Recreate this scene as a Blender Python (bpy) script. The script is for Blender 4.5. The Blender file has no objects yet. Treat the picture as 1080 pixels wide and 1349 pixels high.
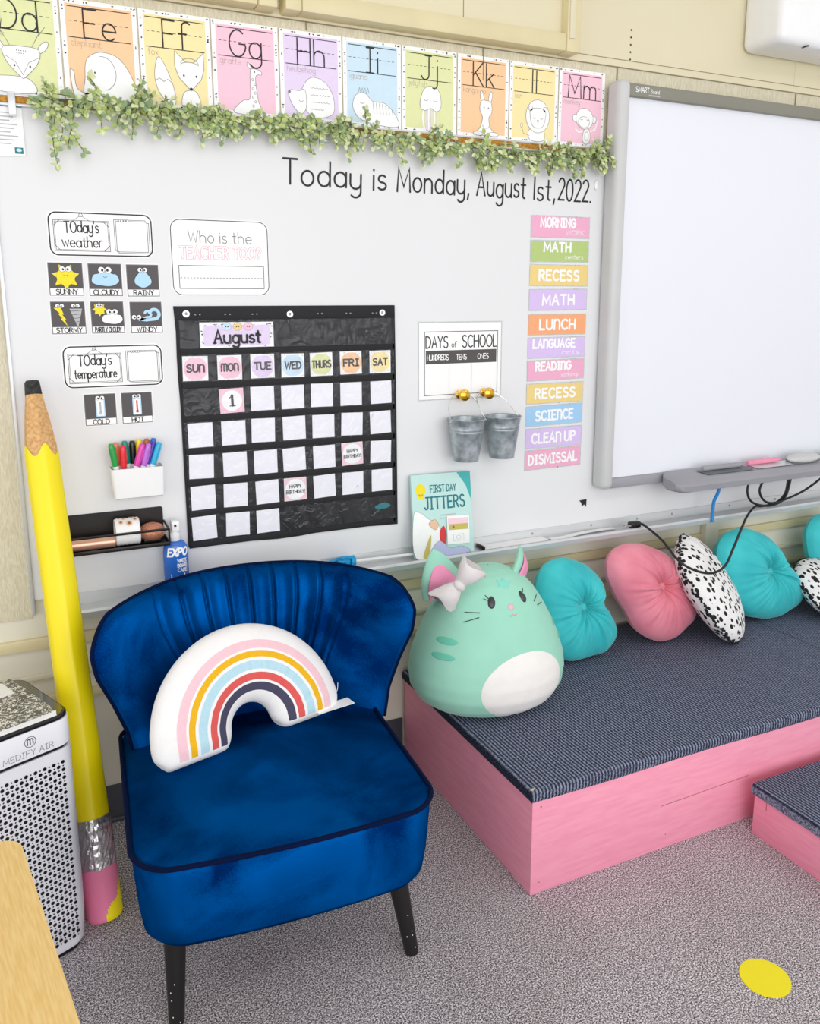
import bpy, bmesh, math, random
from mathutils import Vector, Matrix, Euler
PI = math.pi
scene = bpy.context.scene
COL = scene.collection
rnd = random.Random(7)

# ------------------------------------------------------------------ camera, light, exposure
cam_d = bpy.data.cameras.new('camera')
cam = bpy.data.objects.new('camera', cam_d); COL.objects.link(cam)
cam_d.sensor_fit = 'VERTICAL'; cam_d.sensor_height = 36.0; cam_d.sensor_width = 36.0 * 1080 / 1349
cam_d.lens = 36.0 * 1091.26 / 1349
cam_d.shift_y = -(674.5 - 611.85) / 1349
cam_d.clip_start = 0.02
YAW, PITCH, ROLL = -0.4409, -0.1945, -0.0025
fw = Vector((-math.sin(YAW) * math.cos(PITCH), math.cos(YAW) * math.cos(PITCH), math.sin(PITCH)))
rt = Vector((math.cos(YAW), math.sin(YAW), 0)); up = rt.cross(fw)
r2 = rt * math.cos(ROLL) + up * math.sin(ROLL); u2 = -rt * math.sin(ROLL) + up * math.cos(ROLL)
cam.matrix_world = Matrix(((r2.x, u2.x, -fw.x, 0), (r2.y, u2.y, -fw.y, -2.2356), (r2.z, u2.z, -fw.z, 1.4299), (0, 0, 0, 1)))
scene.camera = cam

world = bpy.data.worlds.new('room_light'); scene.world = world; world.use_nodes = True
bg = world.node_tree.nodes['Background']
wn, wl = world.node_tree.nodes, world.node_tree.links
wtc = wn.new('ShaderNodeTexCoord'); wsep = wn.new('ShaderNodeSeparateXYZ'); wl.new(wtc.outputs['Generated'], wsep.inputs['Vector'])
wmr = wn.new('ShaderNodeMapRange'); wmr.inputs['From Min'].default_value = -1; wl.new(wsep.outputs['Z'], wmr.inputs['Value'])
wrp = wn.new('ShaderNodeValToRGB'); wl.new(wmr.outputs['Result'], wrp.inputs['Fac']); we = wrp.color_ramp.elements
we[0].position = 0.0; we[0].color = (0.85, 0.8, 0.78, 1); we[1].position = 1.0; we[1].color = (0.5, 0.49, 0.47, 1)
wx = we.new(0.5); wx.color = (1.0, 0.99, 0.97, 1)
wl.new(wrp.outputs['Color'], bg.inputs['Color']); bg.inputs['Strength'].default_value = 0.92

def area(name, loc, target, sx, sy, power, col):
    d = bpy.data.lights.new(name, 'AREA'); d.shape = 'RECTANGLE'; d.size = sx; d.size_y = sy; d.energy = power; d.color = col
    o = bpy.data.objects.new(name, d); COL.objects.link(o); o.location = loc
    o.rotation_euler = (Vector(target) - Vector(loc)).to_track_quat('-Z', 'Y').to_euler()
    return o
area('window_daylight', (0.6, -5.1, 1.6), (1.0, 0.0, 0.5), 5.0, 2.4, 106, (0.95, 0.975, 1.0))
area('side_window_daylight', (-2.15, -2.1, 1.4), (0.4, -0.9, 0.2), 1.8, 1.5, 15, (0.96, 0.98, 1.0))
area('ceiling_panel', (0.6, -2.6, 3.0), (0.6, -2.6, 0), 1.8, 0.7, 10, (1.0, 0.97, 0.92))
area('ceiling_panel', (2.9, -2.3, 3.0), (2.9, -2.3, 0), 1.8, 0.7, 10, (1.0, 0.97, 0.92))

scene.view_settings.view_transform = 'Standard'; scene.view_settings.look = 'None'
scene.view_settings.exposure = 0.0; scene.view_settings.gamma = 1.0
scene.view_settings.use_curve_mapping = False

# ------------------------------------------------------------------ materials
def lin(c):
    c = c / 255.0
    return c / 12.92 if c <= 0.04045 else ((c + 0.055) / 1.055) ** 2.4
def L3(c): return (lin(c[0]), lin(c[1]), lin(c[2]), 1.0)
MATS = {}
def base_mat(name):
    m = bpy.data.materials.new(name); m.use_nodes = True; MATS[name] = m
    return m, m.node_tree.nodes, m.node_tree.links, m.node_tree.nodes['Principled BSDF']
def mat(name, rgb, rough=0.6, metal=0.0, var=0.05, scale=30, bump=0.0, bscale=200, sheen=0.0, sheen_tint=None, coat=0.0, spec=0.5, stretch=None, rgb2=None, lo=0.35, hi=0.65, detail=3, trans=0.0):
    """procedural surface: base colour broken up by noise, optional fine bump"""
    m, N, L, P = base_mat(name)
    tc = N.new('ShaderNodeTexCoord'); src = tc.outputs['Object']
    if stretch:
        mp = N.new('ShaderNodeMapping'); mp.inputs['Scale'].default_value = stretch; L.new(src, mp.inputs['Vector']); src = mp.outputs['Vector']
    nz = N.new('ShaderNodeTexNoise'); nz.inputs['Scale'].default_value = scale; nz.inputs['Detail'].default_value = detail
    L.new(src, nz.inputs['Vector'])
    rp = N.new('ShaderNodeValToRGB'); L.new(nz.outputs['Fac'], rp.inputs['Fac'])
    a = L3(rgb); b = L3(rgb2) if rgb2 else tuple([min(1, v * (1 - var)) for v in a[:3]] + [1])
    rp.color_ramp.elements[0].position = lo; rp.color_ramp.elements[1].position = hi
    rp.color_ramp.elements[0].color = b; rp.color_ramp.elements[1].color = a
    L.new(rp.outputs['Color'], P.inputs['Base Color'])
    P.inputs['Roughness'].default_value = rough; P.inputs['Metallic'].default_value = metal
    P.inputs['Specular IOR Level'].default_value = spec
    if sheen:
        P.inputs['Sheen Weight'].default_value = sheen; P.inputs['Sheen Roughness'].default_value = 0.35
        P.inputs['Sheen Tint'].default_value = L3(sheen_tint or rgb)
    if coat: P.inputs['Coat Weight'].default_value = coat; P.inputs['Coat Roughness'].default_value = 0.08
    if trans: P.inputs['Transmission Weight'].default_value = trans
    if bump:
        n2 = N.new('ShaderNodeTexNoise'); n2.inputs['Scale'].default_value = bscale; n2.inputs['Detail'].default_value = 3
        L.new(src, n2.inputs['Vector'])
        bp = N.new('ShaderNodeBump'); bp.inputs['Strength'].default_value = bump; bp.inputs['Distance'].default_value = 0.003
        L.new(n2.outputs['Fac'], bp.inputs['Height']); L.new(bp.outputs['Normal'], P.inputs['Normal'])
    return m
def ink(name, rgb): return mat(name, rgb, rough=0.55, var=0.03, scale=80)

mat('wall_paint', (228, 219, 188), 0.55, var=0.04, scale=3)
mat('wall_paint_low', (236, 231, 214), 0.5, var=0.05, scale=4)
mat('wall_vinyl', (224, 216, 192), 0.7, scale=260, rgb2=(204, 196, 170), stretch=(1.6, 1, 0.25), bump=0.15, bscale=250)
mat('trim_yellow', (226, 213, 170), 0.45, var=0.06, scale=8)
mat('trim_cream', (228, 222, 202), 0.45, var=0.05, scale=8)
mat('seam', (150, 138, 108), 0.8)
mat('rubber_base', (78, 80, 88), 0.45, var=0.12, scale=12)
mat('board_white', (232, 232, 234), 0.4, var=0.012, scale=2, spec=0.2)
mat('alu', (215, 217, 219), 0.35, metal=0.35, var=0.05, scale=20, stretch=(0.2, 1, 4))
mat('alu_dark', (160, 160, 165), 0.4, metal=0.3)
mat('cork', (206, 150, 62), 0.85, scale=160, rgb2=(166, 112, 38), bump=0.3, bscale=220)
mat('paper', (250, 250, 250), 0.6, var=0.01)
mat('paper_lilac', (246, 245, 252), 0.6, var=0.02)
mat('smart_screen', (238, 240, 248), 0.35, var=0.01, scale=1.5)
mat('smart_light', (206, 206, 206), 0.42, var=0.04, scale=6)
mat('smart_dark', (136, 134, 122), 0.45, var=0.05, scale=6)
mat('smart_grey', (158, 157, 164), 0.45, var=0.05, scale=8)
mat('smart_slot', (110, 116, 120), 0.5)
mat('black_plastic', (22, 20, 20), 0.35, var=0.2)
mat('black_metal', (28, 23, 21), 0.4, metal=0.2, var=0.3, scale=10)
mat('cable_black', (26, 26, 30), 0.45)
mat('cable_blue', (35, 140, 220), 0.4)
mat('white_plastic', (248, 248, 249), 0.3, var=0.015)
mat('chart_cloth', (36, 36, 42), 0.7, scale=500, rgb2=(18, 18, 22), bump=0.3, bscale=900)
mat('chart_seam', (27, 27, 31), 0.7, scale=300, rgb2=(16, 16, 19), bump=0.3, bscale=600)
mat('silver', (225, 226, 228), 0.25, metal=0.9, var=0.05)
mat('gold', (226, 178, 62), 0.22, metal=0.95, var=0.08, scale=40)
mat('galvanised', (196, 203, 207), 0.36, metal=0.5, scale=38, rgb2=(140, 150, 158), detail=6)
mat('copper', (240, 186, 162), 0.32, metal=0.55, var=0.06)
mat('glitter_copper', (226, 164, 136), 0.4, metal=0.5, scale=420, rgb2=(186, 112, 82), bump=0.4, bscale=500)
mat('marker_white', (246, 246, 246), 0.3)
mat('spray_blue', (44, 110, 205), 0.25, var=0.06, coat=0.3)
mat('pencil_yellow', (254, 232, 2), 0.42, var=0.04, scale=6)
mat('pencil_wood', (228, 184, 128), 0.85, scale=140, rgb2=(200, 150, 94), bump=0.5, bscale=200)
mat('graphite', (58, 60, 58), 0.7, scale=120, rgb2=(24, 25, 25), bump=0.5, bscale=160)
mat('foil', (214, 212, 214), 0.28, metal=0.9, var=0.2, scale=60, bump=1.0, bscale=55)
mat('eraser_pink', (240, 130, 168), 0.6, var=0.06, scale=8)
mat('purifier_white', (242, 241, 248), 0.35, var=0.02)
mat('purifier_black', (18, 18, 22), 0.3)
mat('purifier_glass', (70, 68, 58), 0.06, var=0.1, spec=0.8, coat=0.6)
mat('table_wood', (244, 210, 142), 0.38, scale=30, rgb2=(234, 194, 120), stretch=(12, 1.0, 12), detail=5)
mat('table_edge', (206, 160, 92), 0.45, var=0.08)
mat('metal_grey', (120, 122, 126), 0.4, metal=0.7)
mat('leg_black', (22, 20, 20), 0.4, var=0.2)
mat('pillow_white', (248, 246, 246), 0.85, var=0.03, scale=40, bump=0.25, bscale=140)
for n, c in dict(pk=(250, 205, 215), ye=(243, 186, 16), bl=(190, 226, 240), rd=(228, 92, 88), nv=(72, 70, 96)).items():
    mat('pillow_' + n, c, 0.85, var=0.06, scale=200, bump=0.2, bscale=400)
mat('plush_mint', (162, 222, 200), 0.9, var=0.05, scale=12, sheen=0.35, sheen_tint=(225, 250, 240), bump=0.2, bscale=500)
mat('plush_white', (246, 242, 238), 0.9, var=0.03, scale=30, sheen=0.3, sheen_tint=(255, 250, 245), bump=0.2, bscale=400)
mat('plush_teal', (112, 206, 178), 0.9, var=0.05)
mat('plush_star', (140, 222, 208), 0.9, var=0.05)
mat('plush_pink', (250, 158, 196), 0.85, var=0.06)
mat('plush_nose', (244, 186, 200), 0.85, var=0.04)
mat('plush_eye', (58, 58, 66), 0.35, var=0.1)
mat('bow_grey', (226, 220, 220), 0.7, var=0.1, scale=25, bump=0.3, bscale=60)
mat('velvet_aqua', (66, 204, 208), 0.75, scale=9, rgb2=(46, 184, 192), sheen=0.5, sheen_tint=(190, 250, 250))
mat('velvet_pink', (240, 148, 166), 0.75, scale=9, rgb2=(226, 126, 146), sheen=0.5, sheen_tint=(255, 222, 226))
mat('spot_trim', (22, 22, 24), 0.8)
mat('pink_paint', (247, 163, 187), 0.5, scale=14, rgb2=(241, 152, 178), stretch=(1.0, 1.0, 8.0), detail=6, bump=0.06, bscale=60)
mat('wood_chip', (205, 190, 150), 0.7)
mat('dot_yellow', (250, 236, 0), 0.45, var=0.02)
mat('leaf_a', (192, 208, 132), 0.55, var=0.2, scale=60)
mat('leaf_b', (160, 182, 138), 0.55, var=0.2, scale=60)
mat('leaf_c', (224, 230, 186), 0.55, var=0.12, scale=60)
mat('stem_brown', (112, 106, 70), 0.7)
mat('book_aqua', (196, 230, 226), 0.4, var=0.03)
mat('notebook_white', (244, 243, 240), 0.5)
for n, c in dict(black=(26, 25, 27), grey=(120, 118, 120), lgrey=(186, 186, 190), white=(252, 252, 252), c_green=(228, 232, 174), c_orange=(252, 206, 160),
                 c_yellow=(250, 232, 172), c_pink=(250, 202, 220), c_lilac=(232, 214, 244), c_blue=(206, 230, 246), s_pink=(242, 176, 206), s_green=(184, 206, 128),
                 s_yellow=(240, 212, 136), s_lilac=(220, 196, 242), s_orange=(249, 172, 122), s_blue=(164, 208, 244), slate=(82, 76, 78), sun=(248, 226, 20),
                 cloud=(182, 222, 246), red=(222, 48, 56), title_pink=(250, 212, 222), pink_line=(236, 172, 190), teal=(64, 178, 176), teal_dark=(20, 122, 130), skin=(240, 196, 160),
                 brown=(150, 96, 66), lav=(190, 196, 232), gold_ink=(206, 188, 96), faint=(226, 224, 234), word=(186, 168, 160)).items():
    ink(n, c)
for n, c in dict(green=(28, 160, 72), orange=(240, 130, 84), red2=(232, 28, 48), teal2=(20, 140, 124), black2=(20, 20, 22), yellow2=(246, 214, 20), magenta=(226, 70, 180),
                 lilac2=(190, 108, 214), brown2=(176, 100, 62), indigo=(70, 56, 170), blue2=(34, 96, 210), cyan=(40, 178, 222)).items():
    mat('cap_' + n, c, 0.3, var=0.03, coat=0.3)
mat('pointer_blue', (22, 162, 222), 0.5, var=0.06)

def special_mats():
    # speckled loop carpet
    m, N, L, P = base_mat('carpet_floor')
    tc = N.new('ShaderNodeTexCoord')
    n1 = N.new('ShaderNodeTexNoise'); n1.inputs['Scale'].default_value = 290; n1.inputs['Detail'].default_value = 2; n1.inputs['Roughness'].default_value = 0.7
    n2 = N.new('ShaderNodeTexNoise'); n2.inputs['Scale'].default_value = 2.2; n2.inputs['Detail'].default_value = 3
    L.new(tc.outputs['Object'], n1.inputs['Vector']); L.new(tc.outputs['Object'], n2.inputs['Vector'])
    r = N.new('ShaderNodeValToRGB'); L.new(n1.outputs['Fac'], r.inputs['Fac'])
    e = r.color_ramp.elements; e[0].position = 0.38; e[0].color = L3((62, 58, 63)); e[1].position = 0.61; e[1].color = L3((252, 247, 252))
    x = r.color_ramp.elements.new(0.5); x.color = L3((164, 156, 161))
    mx = N.new('ShaderNodeMix'); mx.data_type = 'RGBA'; mx.blend_type = 'MULTIPLY'; mx.inputs['Factor'].default_value = 0.5
    r2 = N.new('ShaderNodeValToRGB'); L.new(n2.outputs['Fac'], r2.inputs['Fac'])
    r2.color_ramp.elements[0].position = 0.35; r2.color_ramp.elements[0].color = (0.74, 0.7, 0.68, 1); r2.color_ramp.elements[1].position = 0.6; r2.color_ramp.elements[1].color = (1, 1, 1, 1)
    L.new(r.outputs['Color'], mx.inputs['A']); L.new(r2.outputs['Color'], mx.inputs['B']); L.new(mx.outputs['Result'], P.inputs['Base Color'])
    P.inputs['Roughness'].default_value = 0.95; P.inputs['Specular IOR Level'].default_value = 0.1
    b = N.new('ShaderNodeBump'); b.inputs['Strength'].default_value = 0.5; b.inputs['Distance'].default_value = 0.004
    L.new(n1.outputs['Fac'], b.inputs['Height']); L.new(b.outputs['Normal'], P.inputs['Normal'])
    # ribbed stage carpet: ribs run away from the front edge
    m, N, L, P = base_mat('carpet_ribbed')
    tc = N.new('ShaderNodeTexCoord')
    w = N.new('ShaderNodeTexWave'); w.wave_type = 'BANDS'; w.bands_direction = 'X'; w.inputs['Scale'].default_value = 32; w.inputs['Distortion'].default_value = 0.6; w.inputs['Detail'].default_value = 1; w.inputs['Detail Scale'].default_value = 4
    n1 = N.new('ShaderNodeTexNoise'); n1.inputs['Scale'].default_value = 240; n1.inputs['Detail'].default_value = 2
    L.new(tc.outputs['Object'], w.inputs['Vector']); L.new(tc.outputs['Object'], n1.inputs['Vector'])
    add = N.new('ShaderNodeMath'); add.operation = 'MULTIPLY_ADD'; add.inputs[1].default_value = 0.45
    L.new(w.outputs['Fac'], add.inputs[0]); L.new(n1.outputs['Fac'], add.inputs[2])
    r = N.new('ShaderNodeValToRGB'); L.new(add.outputs[0], r.inputs['Fac'])
    e = r.color_ramp.elements; e[0].position = 0.45; e[0].color = L3((36, 40, 56)); e[1].position = 0.98; e[1].color = L3((150, 156, 178))
    x = r.color_ramp.elements.new(0.72); x.color = L3((78, 84, 104))
    L.new(r.outputs['Color'], P.inputs['Base Color']); P.inputs['Roughness'].default_value = 0.95; P.inputs['Specular IOR Level'].default_value = 0.1
    b = N.new('ShaderNodeBump'); b.inputs['Strength'].default_value = 0.7; b.inputs['Distance'].default_value = 0.004
    L.new(add.outputs[0], b.inputs['Height']); L.new(b.outputs['Normal'], P.inputs['Normal'])
    # blue velvet with brushed nap
    m, N, L, P = base_mat('velvet_blue')
    tc = N.new('ShaderNodeTexCoord')
    n1 = N.new('ShaderNodeTexNoise'); n1.inputs['Scale'].default_value = 4.5; n1.inputs['Detail'].default_value = 4; n1.inputs['Distortion'].default_value = 0.8
    n2 = N.new('ShaderNodeTexNoise'); n2.inputs['Scale'].default_value = 320; n2.inputs['Detail'].default_value = 1
    L.new(tc.outputs['Object'], n1.inputs['Vector']); L.new(tc.outputs['Object'], n2.inputs['Vector'])
    mm = N.new('ShaderNodeMath'); mm.operation = 'MULTIPLY_ADD'; mm.inputs[1].default_value = 0.16; L.new(n2.outputs['Fac'], mm.inputs[0]); L.new(n1.outputs['Fac'], mm.inputs[2])
    r = N.new('ShaderNodeValToRGB'); L.new(mm.outputs[0], r.inputs['Fac'])
    e = r.color_ramp.elements; e[0].position = 0.45; e[0].color = L3((0, 42, 106)); e[1].position = 0.66; e[1].color = L3((0, 92, 178))
    L.new(r.outputs['Color'], P.inputs['Base Color'])
    # the pile leans towards the back of the chair, more in some brushed patches than in others
    geo = N.new('ShaderNodeNewGeometry'); n3 = N.new('ShaderNodeTexNoise'); n3.inputs['Scale'].default_value = 6.0; n3.inputs['Detail'].default_value = 3
    L.new(tc.outputs['Object'], n3.inputs['Vector'])
    k = N.new('ShaderNodeMapRange'); k.inputs['From Min'].default_value = 0.3; k.inputs['From Max'].default_value = 0.7; k.inputs['To Min'].default_value = 1.1; k.inputs['To Max'].default_value = 2.6; L.new(n3.outputs['Fac'], k.inputs['Value'])
    lean = N.new('ShaderNodeVectorMath'); lean.operation = 'SCALE'; lean.inputs[0].default_value = (0.0, 1.0, -0.3); L.new(k.outputs['Result'], lean.inputs['Scale'])
    pj = N.new('ShaderNodeVectorMath'); pj.operation = 'PROJECT'; L.new(lean.outputs['Vector'], pj.inputs[0]); L.new(geo.outputs['Normal'], pj.inputs[1])
    tg = N.new('ShaderNodeVectorMath'); tg.operation = 'SUBTRACT'; L.new(lean.outputs['Vector'], tg.inputs[0]); L.new(pj.outputs['Vector'], tg.inputs[1])
    ad = N.new('ShaderNodeVectorMath'); ad.operation = 'ADD'; L.new(geo.outputs['Normal'], ad.inputs[0]); L.new(tg.outputs['Vector'], ad.inputs[1])
    nm = N.new('ShaderNodeVectorMath'); nm.operation = 'NORMALIZE'; L.new(ad.outputs['Vector'], nm.inputs[0]); L.new(nm.outputs['Vector'], P.inputs['Normal'])
    P.inputs['Roughness'].default_value = 0.6; P.inputs['Specular IOR Level'].default_value = 0.0
    P.inputs['Sheen Weight'].default_value = 0.25; P.inputs['Sheen Roughness'].default_value = 0.3; P.inputs['Sheen Tint'].default_value = L3((0, 110, 205))
    # white cloth with black dabs
    m, N, L, P = base_mat('cloth_spotted')
    tc = N.new('ShaderNodeTexCoord'); mp = N.new('ShaderNodeMapping'); mp.inputs['Scale'].default_value = (1, 1, 0.62)
    L.new(tc.outputs['Object'], mp.inputs['Vector'])
    v = N.new('ShaderNodeTexVoronoi'); v.inputs['Scale'].default_value = 62; v.inputs['Randomness'].default_value = 0.85
    L.new(mp.outputs['Vector'], v.inputs['Vector'])
    r = N.new('ShaderNodeValToRGB'); r.color_ramp.interpolation = 'LINEAR'; L.new(v.outputs['Distance'], r.inputs['Fac'])
    e = r.color_ramp.elements; e[0].position = 0.36; e[0].color = L3((24, 24, 26)); e[1].position = 0.40; e[1].color = L3((245, 243, 243))
    L.new(r.outputs['Color'], P.inputs['Base Color']); P.inputs['Roughness'].default_value = 0.85
    # black and white marbled notebook cover
    m, N, L, P = base_mat('marbled')
    tc = N.new('ShaderNodeTexCoord'); n1 = N.new('ShaderNodeTexNoise'); n1.inputs['Scale'].default_value = 130; n1.inputs['Detail'].default_value = 3; n1.inputs['Distortion'].default_value = 1.5
    L.new(tc.outputs['Object'], n1.inputs['Vector'])
    r = N.new('ShaderNodeValToRGB'); L.new(n1.outputs['Fac'], r.inputs['Fac'])
    e = r.color_ramp.elements; e[0].position = 0.5; e[0].color = L3((84, 82, 76)); e[1].position = 0.58; e[1].color = L3((240, 238, 228))
    L.new(r.outputs['Color'], P.inputs['Base Color']); P.inputs['Roughness'].default_value = 0.35
    # thin clear film, crinkled
    for nm, tcol, gl in (('clear_film', (0.97, 0.97, 0.98, 1), 0.16), ('clear_card', (0.93, 0.95, 0.94, 1), 0.1)):
        m, N, L, P = base_mat(nm); out = N['Material Output']
        tc = N.new('ShaderNodeTexCoord'); n1 = N.new('ShaderNodeTexNoise'); n1.inputs['Scale'].default_value = 26; n1.inputs['Detail'].default_value = 2; n1.inputs['Distortion'].default_value = 1.2
        L.new(tc.outputs['Object'], n1.inputs['Vector'])
        b = N.new('ShaderNodeBump'); b.inputs['Strength'].default_value = 0.6; b.inputs['Distance'].default_value = 0.01; L.new(n1.outputs['Fac'], b.inputs['Height'])
        t = N.new('ShaderNodeBsdfTransparent'); t.inputs['Color'].default_value = tcol
        g = N.new('ShaderNodeBsdfGlossy'); g.inputs['Roughness'].default_value = 0.12; L.new(b.outputs['Normal'], g.inputs['Normal'])
        fr = N.new('ShaderNodeFresnel'); fr.inputs['IOR'].default_value = 1.4; L.new(b.outputs['Normal'], fr.inputs['Normal'])
        mx = N.new('ShaderNodeMixShader'); L.new(fr.outputs['Fac'], mx.inputs['Fac']); L.new(t.outputs['BSDF'], mx.inputs[1]); L.new(g.outputs['BSDF'], mx.inputs[2])
        L.new(mx.outputs['Shader'], out.inputs['Surface'])
special_mats()

# ------------------------------------------------------------------ mesh helpers
class MB:
    def __init__(s): s.v = []; s.f = []; s.mi = []; s.mats = []; s.sm = []
    def m(s, name):
        if name not in s.mats: s.mats.append(name)
        return s.mats.index(name)
    def face(s, pts, mat, smooth=False):
        i = len(s.v); s.v += [tuple(p) for p in pts]; s.f.append(tuple(range(i, i + len(pts)))); s.mi.append(s.m(mat)); s.sm.append(smooth)
    def grid(s, rows, mat, cu=False, cv=False, smooth=True, matf=None, flip=False):
        n = len(rows); k = len(rows[0]); i0 = len(s.v)
        for r in rows: s.v += [tuple(p) for p in r]
        for i in range(n if cv else n - 1):
            for j in range(k if cu else k - 1):
                a = i0 + i * k + j; b = i0 + i * k + (j + 1) % k; c = i0 + ((i + 1) % n) * k + (j + 1) % k; d = i0 + ((i + 1) % n) * k + j
                s.f.append((d, c, b, a) if flip else (a, b, c, d)); s.mi.append(s.m(matf(i, j) if matf else mat)); s.sm.append(smooth)
    def box(s, x0, x1, y0, y1, z0, z1, mat, bev=0.0, seg=2, M=None):
        bm = bmesh.new(); bmesh.ops.create_cube(bm, size=1)
        for v in bm.verts: v.co = Vector(((x0 + x1) / 2 + v.co.x * (x1 - x0), (y0 + y1) / 2 + v.co.y * (y1 - y0), (z0 + z1) / 2 + v.co.z * (z1 - z0)))
        if bev: bmesh.ops.bevel(bm, geom=list(bm.edges), offset=bev, segments=seg, affect='EDGES', profile=0.5)
        s.addbm(bm, mat, bev > 0, M)
    def addbm(s, bm, mat, smooth=False, M=None):
        i0 = len(s.v); bm.verts.index_update()
        for v in bm.verts: s.v.append(tuple(M @ v.co if M else v.co))
        for f in bm.faces: s.f.append(tuple(i0 + v.index for v in f.verts)); s.mi.append(s.m(mat)); s.sm.append(smooth)
        bm.free()
    def prism(s, pts, axis_from, axis_to, place, mat, smooth=False):
        """extrude a 2-D outline between two depths; place(u,v,h)->point"""
        n = len(pts)
        a = [place(p[0], p[1], axis_from) for p in pts]; b = [place(p[0], p[1], axis_to) for p in pts]
        s.face(a, mat); s.face(list(reversed(b)), mat)
        s.grid([a + [a[0]], b + [b[0]]], mat, smooth=smooth)
    def tube(s, pts, r, mat, n=8, caps=True, closed=False):
        pts = [Vector(p) for p in pts]; k = len(pts); rs = r if isinstance(r, (list, tuple)) else [r] * k
        rows = []; prev = None
        for i, p in enumerate(pts):
            if closed: t = pts[(i + 1) % k] - pts[i - 1]
            else: t = pts[min(i + 1, k - 1)] - pts[max(i - 1, 0)]
            t.normalize()
            if prev is None:
                a = Vector((0, 0, 1)) if abs(t.z) < 0.9 else Vector((1, 0, 0)); x = t.cross(a).normalized()
            else:
                x = prev - t * prev.dot(t)
                x = x.normalized() if x.length > 1e-6 else t.orthogonal().normalized()
            prev = x; y = t.cross(x)
            rows.append([p + (x * math.cos(2 * PI * j / n) + y * math.sin(2 * PI * j / n)) * rs[i] for j in range(n)])
        s.grid(rows, mat, cu=True, cv=closed)
        if caps and not closed: s.face(list(reversed(rows[0])), mat); s.face(rows[-1], mat)
    def lathe(s, prof, mat, n=24, M=None, matf=None):
        rows = []
        for r, z in prof:
            row = [Vector((r * math.cos(2 * PI * j / n), r * math.sin(2 * PI * j / n), z)) for j in range(n)]
            rows.append([M @ p for p in row] if M else row)
        s.grid(rows, mat, cu=True, matf=(lambda i, j: matf(i)) if matf else None)
    def ell(s, c, r, mat, n=16, k=10, M=None):
        rows = []
        for i in range(k + 1):
            a = -PI / 2 + PI * i / k
            row = [Vector((c[0] + r[0] * math.cos(a) * math.cos(2 * PI * j / n), c[1] + r[1] * math.cos(a) * math.sin(2 * PI * j / n), c[2] + r[2] * math.sin(a))) for j in range(n)]
            rows.append([M @ p for p in row] if M else row)
        s.grid(rows, mat, cu=True)
    def build(s, name, parent=None, loc=None, rot=None, angle=40):
        me = bpy.data.meshes.new(name); me.from_pydata(s.v, [], s.f)
        for n in s.mats: me.materials.append(MATS[n])
        me.polygons.foreach_set('material_index', s.mi); me.polygons.foreach_set('use_smooth', s.sm)
        if any(s.sm) and angle: me.set_sharp_from_angle(angle=math.radians(angle))
        me.validate(); me.update()
        o = bpy.data.objects.new(name, me); COL.objects.link(o)
        if parent: o.parent = parent
        if loc: o.location = loc
        if rot: o.rotation_euler = rot
        return o
def tag(o, label, cat, group=None):
    o['label'] = label; o['category'] = cat
    if group: o['group'] = group
    return o
def struct(o): o['kind'] = 'structure'; return o
def empty(name, loc, label, cat, group=None, rot=(0, 0, 0)):
    o = bpy.data.objects.new(name, None); COL.objects.link(o); o.empty_display_size = 0.05; o.location = loc; o.rotation_euler = rot
    return tag(o, label, cat, group)
def sbox(name, x0, x1, y0, y1, z0, z1, m, parent=None, bev=0.0):
    b = MB(); b.box(x0, x1, y0, y1, z0, z1, m, bev); return b.build(name, parent)
def lerp(a, b, t): return a + (b - a) * t
def interp(tab, x):
    if x <= tab[0][0]: return tab[0][1]
    for (a, b), (c, d) in zip(tab, tab[1:]):
        if x <= c: return b + (d - b) * (x - a) / (c - a)
    return tab[-1][1]
def catmull(P, n=8, closed=False):
    P = [Vector(p) for p in P]; out = []; k = len(P)
    for i in range(k if closed else k - 1):
        g = (lambda q: P[q % k]) if closed else (lambda q: P[max(0, min(k - 1, q))])
        p0, p1, p2, p3 = g(i - 1), g(i), g(i + 1), g(i + 2)
        for j in range(n):
            t = j / n
            out.append(0.5 * ((2 * p1) + (p2 - p0) * t + (2 * p0 - 5 * p1 + 4 * p2 - p3) * t * t + (3 * p1 - p0 - 3 * p2 + p3) * t ** 3))
    if not closed: out.append(P[-1])
    return out

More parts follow.
